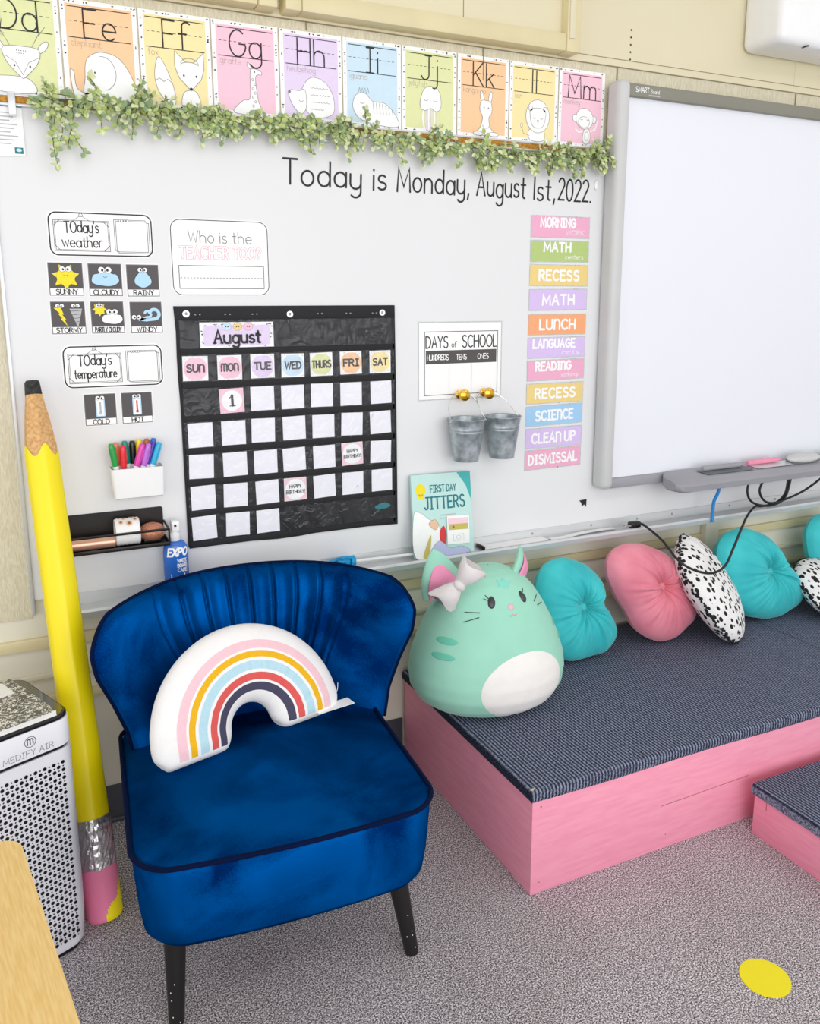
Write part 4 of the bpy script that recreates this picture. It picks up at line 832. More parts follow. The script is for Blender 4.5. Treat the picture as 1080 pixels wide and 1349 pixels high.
def pen(x0, x1, y, m, label, r_=0.0095):
    b = MB(); z = 0.843 - (-y - 0.085) * 0.2 + 0.0022
    b.tube([(x0, y, z + r_), (x0 + 0.012, y, z + r_), (x1 - 0.03, y, z + r_), (x1 - 0.015, y, z + r_), (x1, y, z + r_)], [r_ * .8, r_, r_, r_ * .6, r_ * .3], m, 12)
    return tag(b.build('stylus_pen'), label, 'pen', 'pens on the board tray')
mat('pen_pink', (240, 150, 178), 0.4); mat('pen_green', (150, 214, 186), 0.4)
pen(2.14, 2.34, -0.100, 'smart_grey', 'grey stylus at the left end of the board pen tray'); pen(2.36, 2.53, -0.095, 'pen_pink', 'pink stylus on the board pen tray left of the eraser'); pen(2.74, 2.93, -0.100, 'pen_green', 'pale green stylus on the board pen tray right of the eraser')
b = MB(); b.ell((0, 0, 0.012), (0.085, 0.03, 0.016), 'smart_light', 24, 12); b.box(-0.07, 0.07, -0.02, 0.02, 0.0, 0.006, 'smart_slot', 0.002)
tag(b.build('board_eraser', loc=(2.63, -0.108, 0.8415), rot=(0.2, 0, 0)), 'grey oval board eraser resting on the pen tray', 'eraser')

# ------------------------------------------------------------------ cables
b = MB()
b.tube(catmull([(1.893, -0.074, 0.676), (1.907, -0.09, 0.669), (1.884, -0.2, 0.65), (1.853, -0.31, 0.618), (1.901, -0.335, 0.585), (1.978, -0.335, 0.564), (2.043, -0.325, 0.578), (2.101, -0.3, 0.623), (2.181, -0.25, 0.657), (2.297, -0.17, 0.679), (2.387, -0.12, 0.691), (2.433, -0.108, 0.686), (2.51, -0.105, 0.69), (2.555, -0.105, 0.722), (2.565, -0.105, 0.78)], 8), 0.0042, 'cable_black', 8)
b.tube(catmull([(2.36, -0.11, 0.787), (2.355, -0.11, 0.75), (2.372, -0.112, 0.715), (2.42, -0.113, 0.693), (2.49, -0.113, 0.686), (2.55, -0.112, 0.71), (2.575, -0.11, 0.787)], 8), 0.0042, 'cable_black', 8)
b.tube(catmull([(2.42, -0.12, 0.787), (2.405, -0.12, 0.75), (2.43, -0.12, 0.712), (2.48, -0.12, 0.696), (2.57, -0.115, 0.706), (2.66, -0.11, 0.728), (2.75, -0.11, 0.77), (2.8, -0.1, 0.787)], 8), 0.0042, 'cable_black', 8)
CB = tag(b.build('power_cable'), 'black power cable looped under the pen tray and drooping over the cushions', 'cable')
b = MB(); b.box(1.85, 1.893, -0.086, -0.062, 0.6645, 0.686, 'black_plastic', 0.005)
pl = b.build('plug', CB)
b = MB()
for y in (-0.081, -0.067): b.box(1.828, 1.851, y - 0.003, y + 0.003, 0.673, 0.6785, 'silver')
b.build('prongs', pl)
b = MB(); b.tube(catmull([(2.231, -0.1, 0.785), (2.226, -0.094, 0.75), (2.221, -0.085, 0.72), (2.22, -0.083, 0.67), (2.22, -0.084, 0.645)], 6), 0.006, 'cable_blue', 8)
tag(b.build('network_cable'), 'short bright blue network cable hanging under the left end of the pen tray', 'cable')

# ------------------------------------------------------------------ marker caddy and markers
CD = MB()
def caddy_rect(z, i): 
    t = (1.012 - z) / 0.08; x0, x1 = 0.192 + 0.006 * t + i, 0.323 - i - 0.002 * t; y0, y1 = -0.062 + 0.008 * t + i, -0.0005 - i
    return Art(None).rr(x0, y0, x1, y1, 0.008, 4), z
rows = []
for z, i in ((0.934, 0.012), (0.932, 0.004), (0.936, 0.0), (1.012, 0.0), (1.013, 0.001), (1.012, 0.0025), (0.94, 0.0025), (0.938, 0.01)):
    p, zz = caddy_rect(z, i); rows.append([(a[0], a[1], zz) for a in p])
CD.grid(rows, 'white_plastic', cu=True); CD.face(list(reversed(rows[0])), 'white_plastic'); CD.face(rows[-1], 'white_plastic')
tag(CD.build('marker_holder'), 'white plastic marker holder stuck on the whiteboard left of the calendar', 'holder')
mk = [('green', 'green', 0.203, -0.042, -0.14, 1.078), ('orange', 'orange', 0.215, -0.018, -0.10, 1.076), ('red2', 'red', 0.225, -0.042, 0.03, 1.071), ('teal2', 'teal', 0.236, -0.018, -0.08, 1.079), ('black2', 'black', 0.252, -0.018, 0.0, 1.078), ('yellow2', 'yellow', 0.268, -0.018, 0.02, 1.08),
      ('magenta', 'magenta', 0.262, -0.042, 0.32, 1.072), ('brown2', 'brown', 0.286, -0.018, 0.06, 1.081), ('lilac2', 'lilac', 0.279, -0.042, 0.28, 1.072), ('indigo', 'indigo', 0.292, -0.034, 0.28, 1.074), ('blue2', 'blue', 0.302, -0.018, 0.1, 1.081), ('cyan', 'cyan', 0.303, -0.042, 0.34, 1.073)]
for key, nm, x, y, lean, zt in mk:
    R_ = 0.0078; Lm = 0.125; d = Vector((math.sin(lean), 0, math.cos(lean))); zb = zt - Lm * d.z; top_x = x + 0.068 * math.tan(lean) * 0.6
    p0 = Vector((top_x, y, zt)) - d * Lm
    p0.x = max(0.212, min(0.306, p0.x))
    p0.z = max(p0.z, 0.945); p1 = Vector((top_x, y, zt)); d = (p1 - p0); Ln = d.length; d.normalize()
    o = empty('marker', p0, f'{nm}-capped marker in the white marker holder', 'marker', 'markers in the white holder', rot=d.to_track_quat('Z', 'Y').to_euler())
    b = MB(); b.lathe([(0.0, 0), (R_ * .9, 0), (R_ * .95, 0.002), (R_ * .95, Ln - 0.058)], 'marker_white', 12); b.build('barrel', o)
    b = MB(); b.lathe([(R_ * .95, Ln - 0.06), (R_, Ln - 0.058), (R_ * .97, Ln - 0.012), (R_ * .9, Ln - 0.004), (R_ * .6, Ln), (0, Ln)], 'cap_' + key, 12)
    for q in range(6): a = q * PI / 3; b.box(-0.0008, 0.0008, -0.0008, 0.0008, Ln - 0.05, Ln - 0.012, 'cap_' + key, M=Matrix.Rotation(a, 4, 'Z') @ Matrix.Translation((R_, 0, 0)))
    b.build('cap', o)

# ------------------------------------------------------------------ black wire shelf and what lies in it
b = MB()
b.prism(Art(None).rr(0.07, 0.806, 0.32, 0.893, 0.006, 4), -0.0, 0.003, lambda u, v, h: (u, -h, v), 'black_metal')
b.box(0.07, 0.322, -0.084, -0.002, 0.806, 0.809, 'black_metal')
b.box(0.07, 0.322, -0.0845, -0.0815, 0.806, 0.816, 'black_metal', 0.001)
for x in (0.0705, 0.3215): b.tube([(x, -0.002, 0.853), (x, -0.07, 0.851), (x, -0.083, 0.850)], 0.0032, 'black_metal', 6); b.box(x - 0.0015, x + 0.0015, -0.084, -0.002, 0.806, 0.816, 'black_metal')
b.tube([(0.0705, -0.083, 0.85), (0.3215, -0.083, 0.85)], 0.0034, 'black_metal', 6)
for x in (0.0705, 0.3215): b.tube([(x, -0.083, 0.812), (x, -0.083, 0.85)], 0.0026, 'black_metal', 6)
tag(b.build('magnetic_shelf'), 'black metal tray shelf with a front bar stuck on the whiteboard beside the pencil', 'shelf')
b = MB(); b.tube([(0.076, -0.05, 0.826), (0.10, -0.05, 0.826), (0.19, -0.05, 0.826)], 0.0165, 'copper', 14); b.tube([(0.0755, -0.05, 0.826), (0.078, -0.05, 0.826)], 0.0168, 'black_plastic', 14)
tag(b.build('copper_tube'), 'long copper-coloured tube lying at the left of the black shelf', 'tube')
b = MB(); prof = [(0.026, 0.0), (0.0335, 0.0), (0.0345, 0.002)] + [(0.0345 + (0.0012 if k % 2 else 0), 0.002 + k * 0.005) for k in range(1, 12)] + [(0.0335, 0.06), (0.026, 0.06), (0.026, 0.0)]
M_ = Matrix.Translation((0.192, -0.043, 0.8456)) @ Matrix.Rotation(PI / 2, 4, 'Y'); b.lathe(prof, 'marker_white', 28, M_)
def on_roll(u, v, h): a = v / 0.0345; return (0.192 + u, -0.043 - (0.0358 + h) * math.cos(a), 0.8456 + (0.0358 + h) * math.sin(a))
A = Art(b, on_roll)
for u, v, q in ((0.014, 0.034, 0.006), (0.034, 0.03, 0.008), (0.05, 0.042, 0.005), (0.022, 0.052, 0.006), (0.042, 0.058, 0.006)): A.ell(u, v, q, q, 'skin', 0.0006, n=10); A.ell(u, v, q * 0.5, q * 0.5, 'brown', 0.001, n=8)
tag(b.build('patterned_roll'), 'white roll with copper floral spots standing in the middle of the black shelf', 'tape roll')
b = MB(); b.ell((0.284, -0.043, 0.8375), (0.034, 0.026, 0.025), 'glitter_copper', 24, 12); b.box(0.262, 0.306, -0.05, -0.036, 0.8095, 0.818, 'black_plastic', 0.002)
tag(b.build('copper_dispenser'), 'rounded glittery copper dispenser at the right end of the black shelf', 'dispenser')

# ------------------------------------------------------------------ spray bottle on the marker tray
SP = empty('spray_bottle', (0.342, -0.036, 0.6545), 'blue whiteboard cleaner spray bottle with white nozzle standing on the marker tray', 'spray bottle')
def ovl(prof, mb, m, n=28, ry=0.62):
    mb.grid([[(r * math.cos(2 * PI * j / n), r * ry * math.sin(2 * PI * j / n), z) for j in range(n)] for r, z in prof], m, cu=True)
b = MB(); ovl([(0.0, 0), (0.03, 0), (0.033, 0.004), (0.033, 0.118), (0.031, 0.135), (0.022, 0.148), (0.014, 0.152), (0.0, 0.152)], b, 'spray_blue')
A = Art(b, lambda u, v, h: ((0.0335 + h) * math.sin(u / 0.0335), -(0.0335 + h) * 0.62 * math.cos(u / 0.0335), v))
A.text('EXPO', 0.002, 0.112, 0.02, 0.0052, 'white', 0.0006, fit=0.054, slant=0.2); 
for k, t in enumerate(('WHITE', 'BOARD', 'CARE')): A.text(t, 0.014, 0.093 - k * 0.013, 0.009, 0.002, 'white', 0.0006, fit=0.027)
A.rect(-0.018, 0.03, 0.02, 0.062, 'white', 0.0006); A.stroke([(-0.008, 0.036), (0.0, 0.058), (0.004, 0.04)], 0.003, 'red', 0.001)
b.build('bottle', SP)
b = MB(); b.lathe([(0.013, 0.15), (0.0145, 0.152), (0.0145, 0.168), (0.010, 0.172), (0.009, 0.185), (0, 0.185)], 'white_plastic', 20); b.box(-0.009, 0.012, -0.02, 0.008, 0.178, 0.206, 'white_plastic', 0.004, 3); b.build('nozzle', SP)
b = MB(); b.box(-0.003, 0.003, -0.0215, -0.019, 0.192, 0.198, 'black'); b.build('nozzle_hole', SP)

# ------------------------------------------------------------------ pointer with a blue hand, papers, book on the tray
PH = empty('pointer_stick', (0.835, -0.042, 0.673), 'white pointer stick with a blue hand end lying on the marker tray behind the chair', 'pointer')
b = MB(); b.tube([(0.0, 0, 0.004), (0.3, 0.004, -0.004)], 0.0045, 'white_plastic', 8); b.build('stick', PH)
b = MB(); b.ell((-0.016, 0, 0.006), (0.026, 0.014, 0.017), 'pointer_blue', 16, 10); b.tube([(0.004, 0, 0.005), (0.018, 0, 0.005)], [0.015, 0.0165], 'pointer_blue', 14)
for k in range(3): b.tube(catmull([(-0.012, -0.011, 0.016 - k * 0.009), (-0.036, -0.013, 0.015 - k * 0.009), (-0.03, -0.019, 0.013 - k * 0.009), (-0.016, -0.018, 0.012 - k * 0.009)], 4), 0.0048, 'pointer_blue', 8)
b.tube(catmull([(-0.02, 0, 0.016), (-0.045, 0, 0.014), (-0.062, 0, 0.008)], 4), [0.006] * 4 + [0.0055] * 4 + [0.004], 'pointer_blue', 8); b.tube(catmull([(0.0, -0.008, 0.018), (-0.018, -0.014, 0.024), (-0.03, -0.014, 0.021)], 4), 0.0052, 'pointer_blue', 8)
b.build('hand', PH)
b = MB(); b.box(1.29, 1.53, -0.058, -0.012, 0.6575, 0.6605, 'paper'); b.box(1.286, 1.53, -0.0585, -0.0115, 0.6565, 0.6578, 'black_plastic'); b.box(1.283, 1.291, -0.058, -0.012, 0.6565, 0.668, 'black_plastic', 0.002)
tag(b.build('paper_pad'), 'flat white paper pad with black binding edge on the tray right of the book', 'paper pad')
b = MB(); pts_ = catmull([(1.545, -0.045, 0.6575), (1.6, -0.05, 0.659), (1.68, -0.04, 0.6615), (1.76, -0.03, 0.6595), (1.82, -0.03, 0.6575)], 6)
b.grid([[p + Vector((0, 0.012, 0)) for p in pts_], [p + Vector((0, -0.012, 0)) for p in pts_]], 'white_plastic'); b.grid([[p + Vector((0, 0.012, -0.0012)) for p in pts_], [p + Vector((0, -0.012, -0.0012)) for p in pts_]], 'white_plastic', flip=True)
tag(b.build('plastic_strip'), 'slightly curled white plastic strip lying on the marker tray left of the plug', 'strip')

BK = empty('picture_book', (1.145, -0.062, 0.662), 'pale aqua picture book titled FIRST DAY JITTERS leaning on the marker tray', 'book', rot=(-0.17, 0.02, 0))
bw, bh = 0.205, 0.252
b = MB(); b.box(-bw / 2, bw / 2, 0.0, 0.003, 0, bh, 'book_aqua'); b.box(-bw / 2, bw / 2, 0.007, 0.010, 0, bh, 'book_aqua')
A = Art(b)
A.poly([(0.055, bh), (bw / 2, bh), (bw / 2, 0.16), (0.085, 0.21)], 'teal', 0.0004); A.ell(-0.072, 0.205, 0.017, 0.019, 'sun', 0.0004); A.poly([(-0.082, 0.192), (-0.064, 0.192), (-0.06, 0.174), (-0.072, 0.18), (-0.084, 0.176)], 'sun', 0.0004)
A.text('FIRST DAY', 0.005, 0.196, 0.021, 0.003, 'teal_dark', 0.0008, fit=0.088, gap=2.0); A.text('JITTERS', 0.008, 0.145, 0.036, 0.0052, 'teal_dark', 0.0008, fit=0.138, gap=2.2)
for k in range(2): A.rect(-0.01, 0.122 - k * 0.01, 0.045, 0.125 - k * 0.01, 'lgrey', 0.0006)
A.blob([(-0.1, 0.0), (-0.1, 0.13), (-0.075, 0.135), (-0.05, 0.115), (-0.02, 0.1), (-0.01, 0.07), (0.005, 0.04), (0.0, 0.0)], 'white', 0.0004, 'grey', 0.0008)
A.blob([(-0.05, 0.1), (-0.03, 0.112), (-0.018, 0.095), (-0.03, 0.08)], 'skin', 0.0012, 'brown', 0.0008); A.blob([(-0.015, 0.07), (0.0, 0.09), (0.008, 0.06), (-0.002, 0.02), (-0.012, 0.03)], 'red', 0.0012); A.blob([(-0.075, 0.0), (-0.06, 0.04), (-0.045, 0.065), (-0.05, 0.02), (-0.055, 0.0)], 'gold_ink', 0.0016)
A.blob([(-0.045, 0.0), (-0.02, 0.045), (0.02, 0.02), (0.06, 0.022), (0.085, 0.0)], 'lav', 0.0016, 'grey', 0.0008)
b.build('cover', BK)
b = MB(); b.box(-bw / 2 + 0.002, bw / 2 - 0.003, 0.003, 0.007, 0.002, bh - 0.002, 'paper'); b.build('pages', BK)
def mini(A, w, h, l):
    A.rect(-w / 2 + 0.004, h / 2 - 0.026, w / 2 - 0.004, h / 2 - 0.008, 'title_pink', l); A.rect(-w / 2 + 0.005, 0.0, w / 2 - 0.005, 0.018, 'gold_ink', l); A.ell(-0.018, 0.009, 0.004, 0.004, 'brown', l + LY, n=10)
    A.frame(-0.018, -0.034, 0.018, -0.014, 0, 0.001, 'lgrey', l); A.ell(0, -0.024, 0.008, 0.006, None, l, outline='lgrey', ow=0.001)
o = card('small_card', 'small white illustrated card propped on the lower right of the picture book', 'card', None, 1.195, 0.735, 0.078, 0.088, mini, y=-0.0535, tilt=0.05); o.rotation_euler = (-0.17, 0.05, 0)

# ------------------------------------------------------------------ gold hooks and tin buckets
def knob(x, z, label):
    b = MB(); M_ = Matrix.Translation((x, 0, z)) @ Matrix.Rotation(PI / 2, 4, 'X')
    b.lathe([(0.0, 0.0), (0.013, 0.0), (0.013, 0.005), (0.0065, 0.008), (0.006, 0.02), (0.009, 0.026), (0.0165, 0.03), (0.018, 0.036), (0.0165, 0.042), (0.009, 0.046), (0.0, 0.0465)], 'gold', 24, M_)
    return tag(b.build('knob_hook'), label, 'hook', 'gold knob hooks')
knob(1.222, 1.149, 'gold knob hook carrying the left tin bucket'); knob(1.308, 1.151, 'gold knob hook carrying the right tin bucket')
def bucket(x, hx, label, ang):
    B = empty('tin_bucket', (x, -0.062, 0.953), label, 'bucket', 'little tin buckets on the whiteboard')
    b = MB(); b.lathe([(0.0, 0.002), (0.037, 0.002), (0.037, 0.0), (0.0385, 0.0), (0.047, 0.06), (0.0505, 0.085), (0.0515, 0.0865), (0.052, 0.09), (0.0515, 0.0935), (0.0525, 0.095), (0.053, 0.0985), (0.0525, 0.102), (0.0565, 0.124), (0.0585, 0.126), (0.0595, 0.128), (0.0585, 0.13), (0.056, 0.128), (0.048, 0.08), (0.037, 0.006), (0.0, 0.006)], 'galvanised', 36); b.build('pail', B)
    b = MB(); c_, s_ = math.cos(ang), math.sin(ang)
    hz = 1.155 - 0.953; cx, cy = hx - x, -0.013 + 0.062
    P = []
    for k in range(17):
        t = PI * k / 16; e = math.sin(t) ** 0.62
        P.append((0.0575 * c_ * math.cos(t) + cx * e, 0.0575 * s_ * math.cos(t) + cy * e, 0.122 + (hz - 0.122) * e))
    b.tube(P, 0.0014, 'silver', 6)
    for k in (-1, 1): b.ell((0.0575 * c_ * k, 0.0575 * s_ * k, 0.121), (0.004, 0.004, 0.004), 'galvanised', 8, 6)
    b.build('handle', B)
bucket(1.215, 1.222, 'small galvanised tin bucket hanging from the left gold knob', 0.1); bucket(1.342, 1.308, 'small galvanised tin bucket hanging from the right gold knob', -0.05)

# ------------------------------------------------------------------ pink stage and step
ST = empty('stage', (2.4, -0.37, 0), 'low pink wooden stage with ribbed charcoal carpet top under the whiteboard', 'stage')
SO = (-2.4, 0.37, 0)
b = MB(); b.box(1.026, 3.7, -0.744, -0.02, 0.0, 0.268, 'pink_paint', 0.0015)
A = Art(b, lambda u, v, h: (u, -0.7445 - h, v)); A.stroke([(1.43, 0.128), (1.74, 0.135)], 0.0012, 'brown', 0.0003)
A.stroke([(1.41, 0.105), (1.415, 0.095)], 0.001, 's_pink', 0.0003); A.ell(1.05, 0.235, 0.002, 0.003, 'brown', 0.0003, n=8); A.ell(1.05, 0.03, 0.003, 0.001, 'brown', 0.0003, n=8); A.ell(1.45, 0.04, 0.0014, 0.002, 'brown', 0.0003, n=8)
b.build('box', ST, loc=SO)
def carpet_slab(x0, x1, y0, y1, z0, z1, over, wob=0.0):
    """carpet wrapped over the edge: rounded lip hanging over the front and left side"""
    b = MB(); n = 6; th = z1 - z0; xs = [x0 - over, x1]
    prof = [(y0 - over, z0 - 0.016), (y0 - over - 0.004, z0 - 0.008), (y0 - over - 0.004, z1 - 0.008), (y0 - over, z1 - 0.002), (y0 - over + 0.006, z1), (y1, z1)]
    r = random.Random(2); NX = 60
    cols_ = []
    xsv = [x0 - over - 0.004, x0 - over - 0.004, x0 - over, x0 - over + 0.006] + [lerp(x0 + 0.01, x1, i / NX) for i in range(NX + 1)]
    rows = []
    for i, x in enumerate(xsv):
        row = []
        for (y, z) in prof:
            zz = z
            if i == 0: zz = min(z, z0 - 0.016 + 0.004)
            if i == 1: zz = min(z, z1 - 0.008)
            if i == 2: zz = min(z, z1 - 0.002)
            row.append((x, y, zz + (wob * math.sin(x * 9) if y < y0 and z < z0 else 0)))
        rows.append(row)
    b.grid(rows, 'carpet_ribbed', flip=True)
    return b
b = carpet_slab(1.026, 3.7, -0.744, -0.01, 0.268, 0.284, 0.001, 0.002); b.build('carpet_top', ST, loc=SO)
b = MB()
b.box(2.352, 2.356, -0.49, -0.02, 0.2838, 0.2846, 'seam'); b.box(2.352, 3.7, -0.472, -0.468, 0.2838, 0.2846, 'chart_seam'); b.mi = [0] * len(b.mi); b.mats = ['chart_seam']; b.build('carpet_joint', ST, loc=SO)
b = MB(); b.ell((1.032, -0.737, 0.2815), (0.009, 0.005, 0.003), 'wood_chip', 10, 6); b.build('worn_corner', ST, loc=SO)
SS = empty('stage_step', (2.4, -1.02, 0), 'lower pink wooden step with ribbed carpet top in front of the stage', 'step')
TO = (-2.4, 1.02, 0)
b = MB(); b.box(1.71, 3.3, -1.25, -0.797, 0.0, 0.13, 'pink_paint', 0.0015)
A = Art(b, lambda u, v, h: (1.7095 - h, -u, v)); A.stroke([(0.838, 0.004), (0.838, 0.126)], 0.0012, 's_pink', 0.0003); A.stroke([(0.838, 0.09), (0.838, 0.122)], 0.0014, 'brown', 0.0005); b.build('box', SS, loc=TO)
b = carpet_slab(1.71, 3.3, -1.25, -0.79, 0.13, 0.146, 0.001); b.build('carpet_top', SS, loc=TO)
b = MB(); A = Art(b, lambda u, v, h: (u, v, h)); pts_ = [(0.052 * math.cos(2 * PI * k / 48), 0.052 * math.sin(2 * PI * k / 48)) for k in range(48)]
b.prism(pts_, 0.0, 0.002, lambda u, v, h: (u, v, h), 'dot_yellow')
tag(b.build('floor_dot', loc=(1.342, -1.173, 0)), 'round yellow spot marker on the carpet in front of the stage', 'floor marker')

# ------------------------------------------------------------------ cushions
def cushion(name, label, loc, rot, R, T, m, seed, button=True, trim=None, wr=0.02, flat=False):
    """tufted cushion: outline R(phi) in the local XZ plane, front faces -Y"""
    C = empty(name, loc, label, 'cushion', 'cushions on the stage', rot=rot)
    r = random.Random(seed); NP = 216; NR = 30
    tab = sorted((math.atan2(v, u) % (2 * PI), math.hypot(u, v)) for u, v in R); k = len(tab)
    ext = [(a - 2 * PI, q) for a, q in tab] + tab + [(a + 2 * PI, q) for a, q in tab]
    def Rf(p):
        for i in range(k - 1, 2 * k + 1):
            if ext[i][0] <= p <= ext[i + 1][0]:
                t = (p - ext[i][0]) / (ext[i + 1][0] - ext[i][0]); a, b_, c, d = ext[i - 1][1], ext[i][1], ext[i + 1][1], ext[i + 2][1] if i + 2 < len(ext) else ext[i + 1][1]
                return 0.5 * (2 * b_ + (c - a) * t + (2 * a - 5 * b_ + 4 * c - d) * t * t + (3 * b_ - a - 3 * c + d) * t ** 3)
        return tab[0][1]
    ph = [2 * PI * i / NP for i in range(NP)]
    n1, n2, n3 = [(r.randint(8, 11), r.uniform(0, 6)), (r.randint(17, 21), r.uniform(0, 6)), (r.randint(27, 33), r.uniform(0, 6))]
    wv = [0.75 - 1.1 * abs(math.sin((n1[0] * p + n1[1] + 0.8 * math.sin(3 * p)) / 2)) ** 0.7 * 0.6 - abs(math.sin((n2[0] * p + n2[1] + math.sin(2 * p)) / 2)) ** 0.7 * 0.5 + math.sin(n3[0] * p + n3[1]) * 0.18 for p in ph]
    b = MB()
    for side in (-1, 1):
        rows = []
        for i in range(NR + 1):
            q = i / NR; row = []
            for j, p in enumerate(ph):
                prof = max(0.0, 1 - q ** 2.6) ** 0.55
                dim = 0.72 * math.exp(-(q / 0.2) ** 1.6) if button else 0
                fade = min(1, q / 0.1) * (1 - q) ** 1.1 * 1.25 if button else 0.2 * q
                y = T * (prof * (1 - dim)) + wr * wv[j] * fade
                rr_ = Rf(p) * q
                row.append((rr_ * math.cos(p), side * y, rr_ * math.sin(p)))
            rows.append(row)
        b.grid(rows, m, cu=True, flip=(side < 0))
    b.build('cover', C, angle=None)
    if button:
        b = MB(); yb = -T * 0.3 - 0.004; b.ell((0, yb, 0), (0.019, 0.010, 0.019), m, 20, 10); b.build('button', C)
    if trim:
        b = MB()
        for j in range(0, NP, 2):
            q = Rf(ph[j]); b.ell((q * math.cos(ph[j]), r.uniform(-.006, .006), q * math.sin(ph[j])), (r.uniform(.0035, .0065),) * 3, trim, 6, 5)
        b.build('trim', C)
    return C
K = 0.9
o1 = [(-0.17, 0.1), (-0.133, 0.145), (-0.07, 0.164), (0.004, 0.15), (0.074, 0.11), (0.118, 0.05), (0.105, -0.01), (0.135, -0.055), (0.16, -0.12), (0.103, -0.168), (0.026, -0.172), (-0.074, -0.165), (-0.16, -0.1), (-0.185, 0.02)]
cushion('tufted_cushion', 'aqua velvet tufted cushion beside the mint cat plush', (1.573, -0.165, 0.462), (-0.22, 0, 0.1), [(u * K, v) for u, v in o1], 0.075, 'velvet_aqua', 1)
o2 = [(-0.225, 0.086), (-0.21, 0.127), (-0.16, 0.153), (-0.088, 0.154), (-0.002, 0.13), (0.07, 0.09), (0.11, -0.017), (0.155, -0.085), (0.175, -0.137), (0.118, -0.171), (0.035, -0.195), (-0.054, -0.175), (-0.125, -0.124), (-0.162, -0.059), (-0.205, 0.009)]
cushion('tufted_cushion', 'dusty pink velvet tufted cushion between the aqua and spotted cushions', (1.895, -0.165, 0.482), (-0.22, 0, 0.08), [(u * K, v) for u, v in o2], 0.08, 'velvet_pink', 2)
o3 = [(-0.245, 0.048), (-0.24, 0.111), (-0.2, 0.149), (-0.129, 0.166), (-0.031, 0.148), (0.06, 0.084), (0.11, 0.009), (0.185, -0.092), (0.191, -0.14), (0.105, -0.170), (-0.055, -0.168), (-0.141, -0.14), (-0.224, -0.03)]
cushion('tufted_cushion', 'aqua velvet tufted cushion in front of the cream cable duct', (2.40, -0.165, 0.463), (-0.22, 0, 0.06), [(u * K, v) for u, v in o3], 0.085, 'velvet_aqua', 3)
def axes_rot(zax, nrm):
    z = Vector(zax).normalized(); n = Vector(nrm); n = (n - z * n.dot(z)).normalized(); y = -n; x = y.cross(z)
    return Matrix((x, y, z)).transposed().to_euler()
sq = lambda a, p: math.copysign(abs(a) ** p, a)
cushion('spotted_cushion', 'white cushion with black dabs leaning edge-on against the pink cushion', (2.085, -0.225, 0.462), axes_rot((-0.215, 0.1, 0.335), (0.66, -0.74, 0.2)), [(sq(math.cos(a), 0.8) * 0.15, sq(math.sin(a), 0.8) * 0.2) for a in [i * PI / 8 + 0.01 for i in range(16)]], 0.062, 'cloth_spotted', 4, button=False, trim='spot_trim')
cushion('spotted_cushion', 'white cushion with black dabs at the right edge in front of the last aqua cushion', (2.685, -0.245, 0.372), (-0.95, 0.12, 0.1), [(math.copysign(abs(math.cos(a)) ** 0.8, math.cos(a)) * 0.17, math.copysign(abs(math.sin(a)) ** 0.8, math.sin(a)) * 0.14) for a in [i * PI / 8 + 0.01 for i in range(16)]], 0.06, 'cloth_spotted', 5, button=False, trim='spot_trim')
cushion('tufted_cushion', 'aqua velvet tufted cushion partly cut off at the right edge', (2.89, -0.13, 0.458), (-0.2, 0, 0.05), [(u * K, v) for u, v in o3[::-1]], 0.075, 'velvet_aqua', 6)

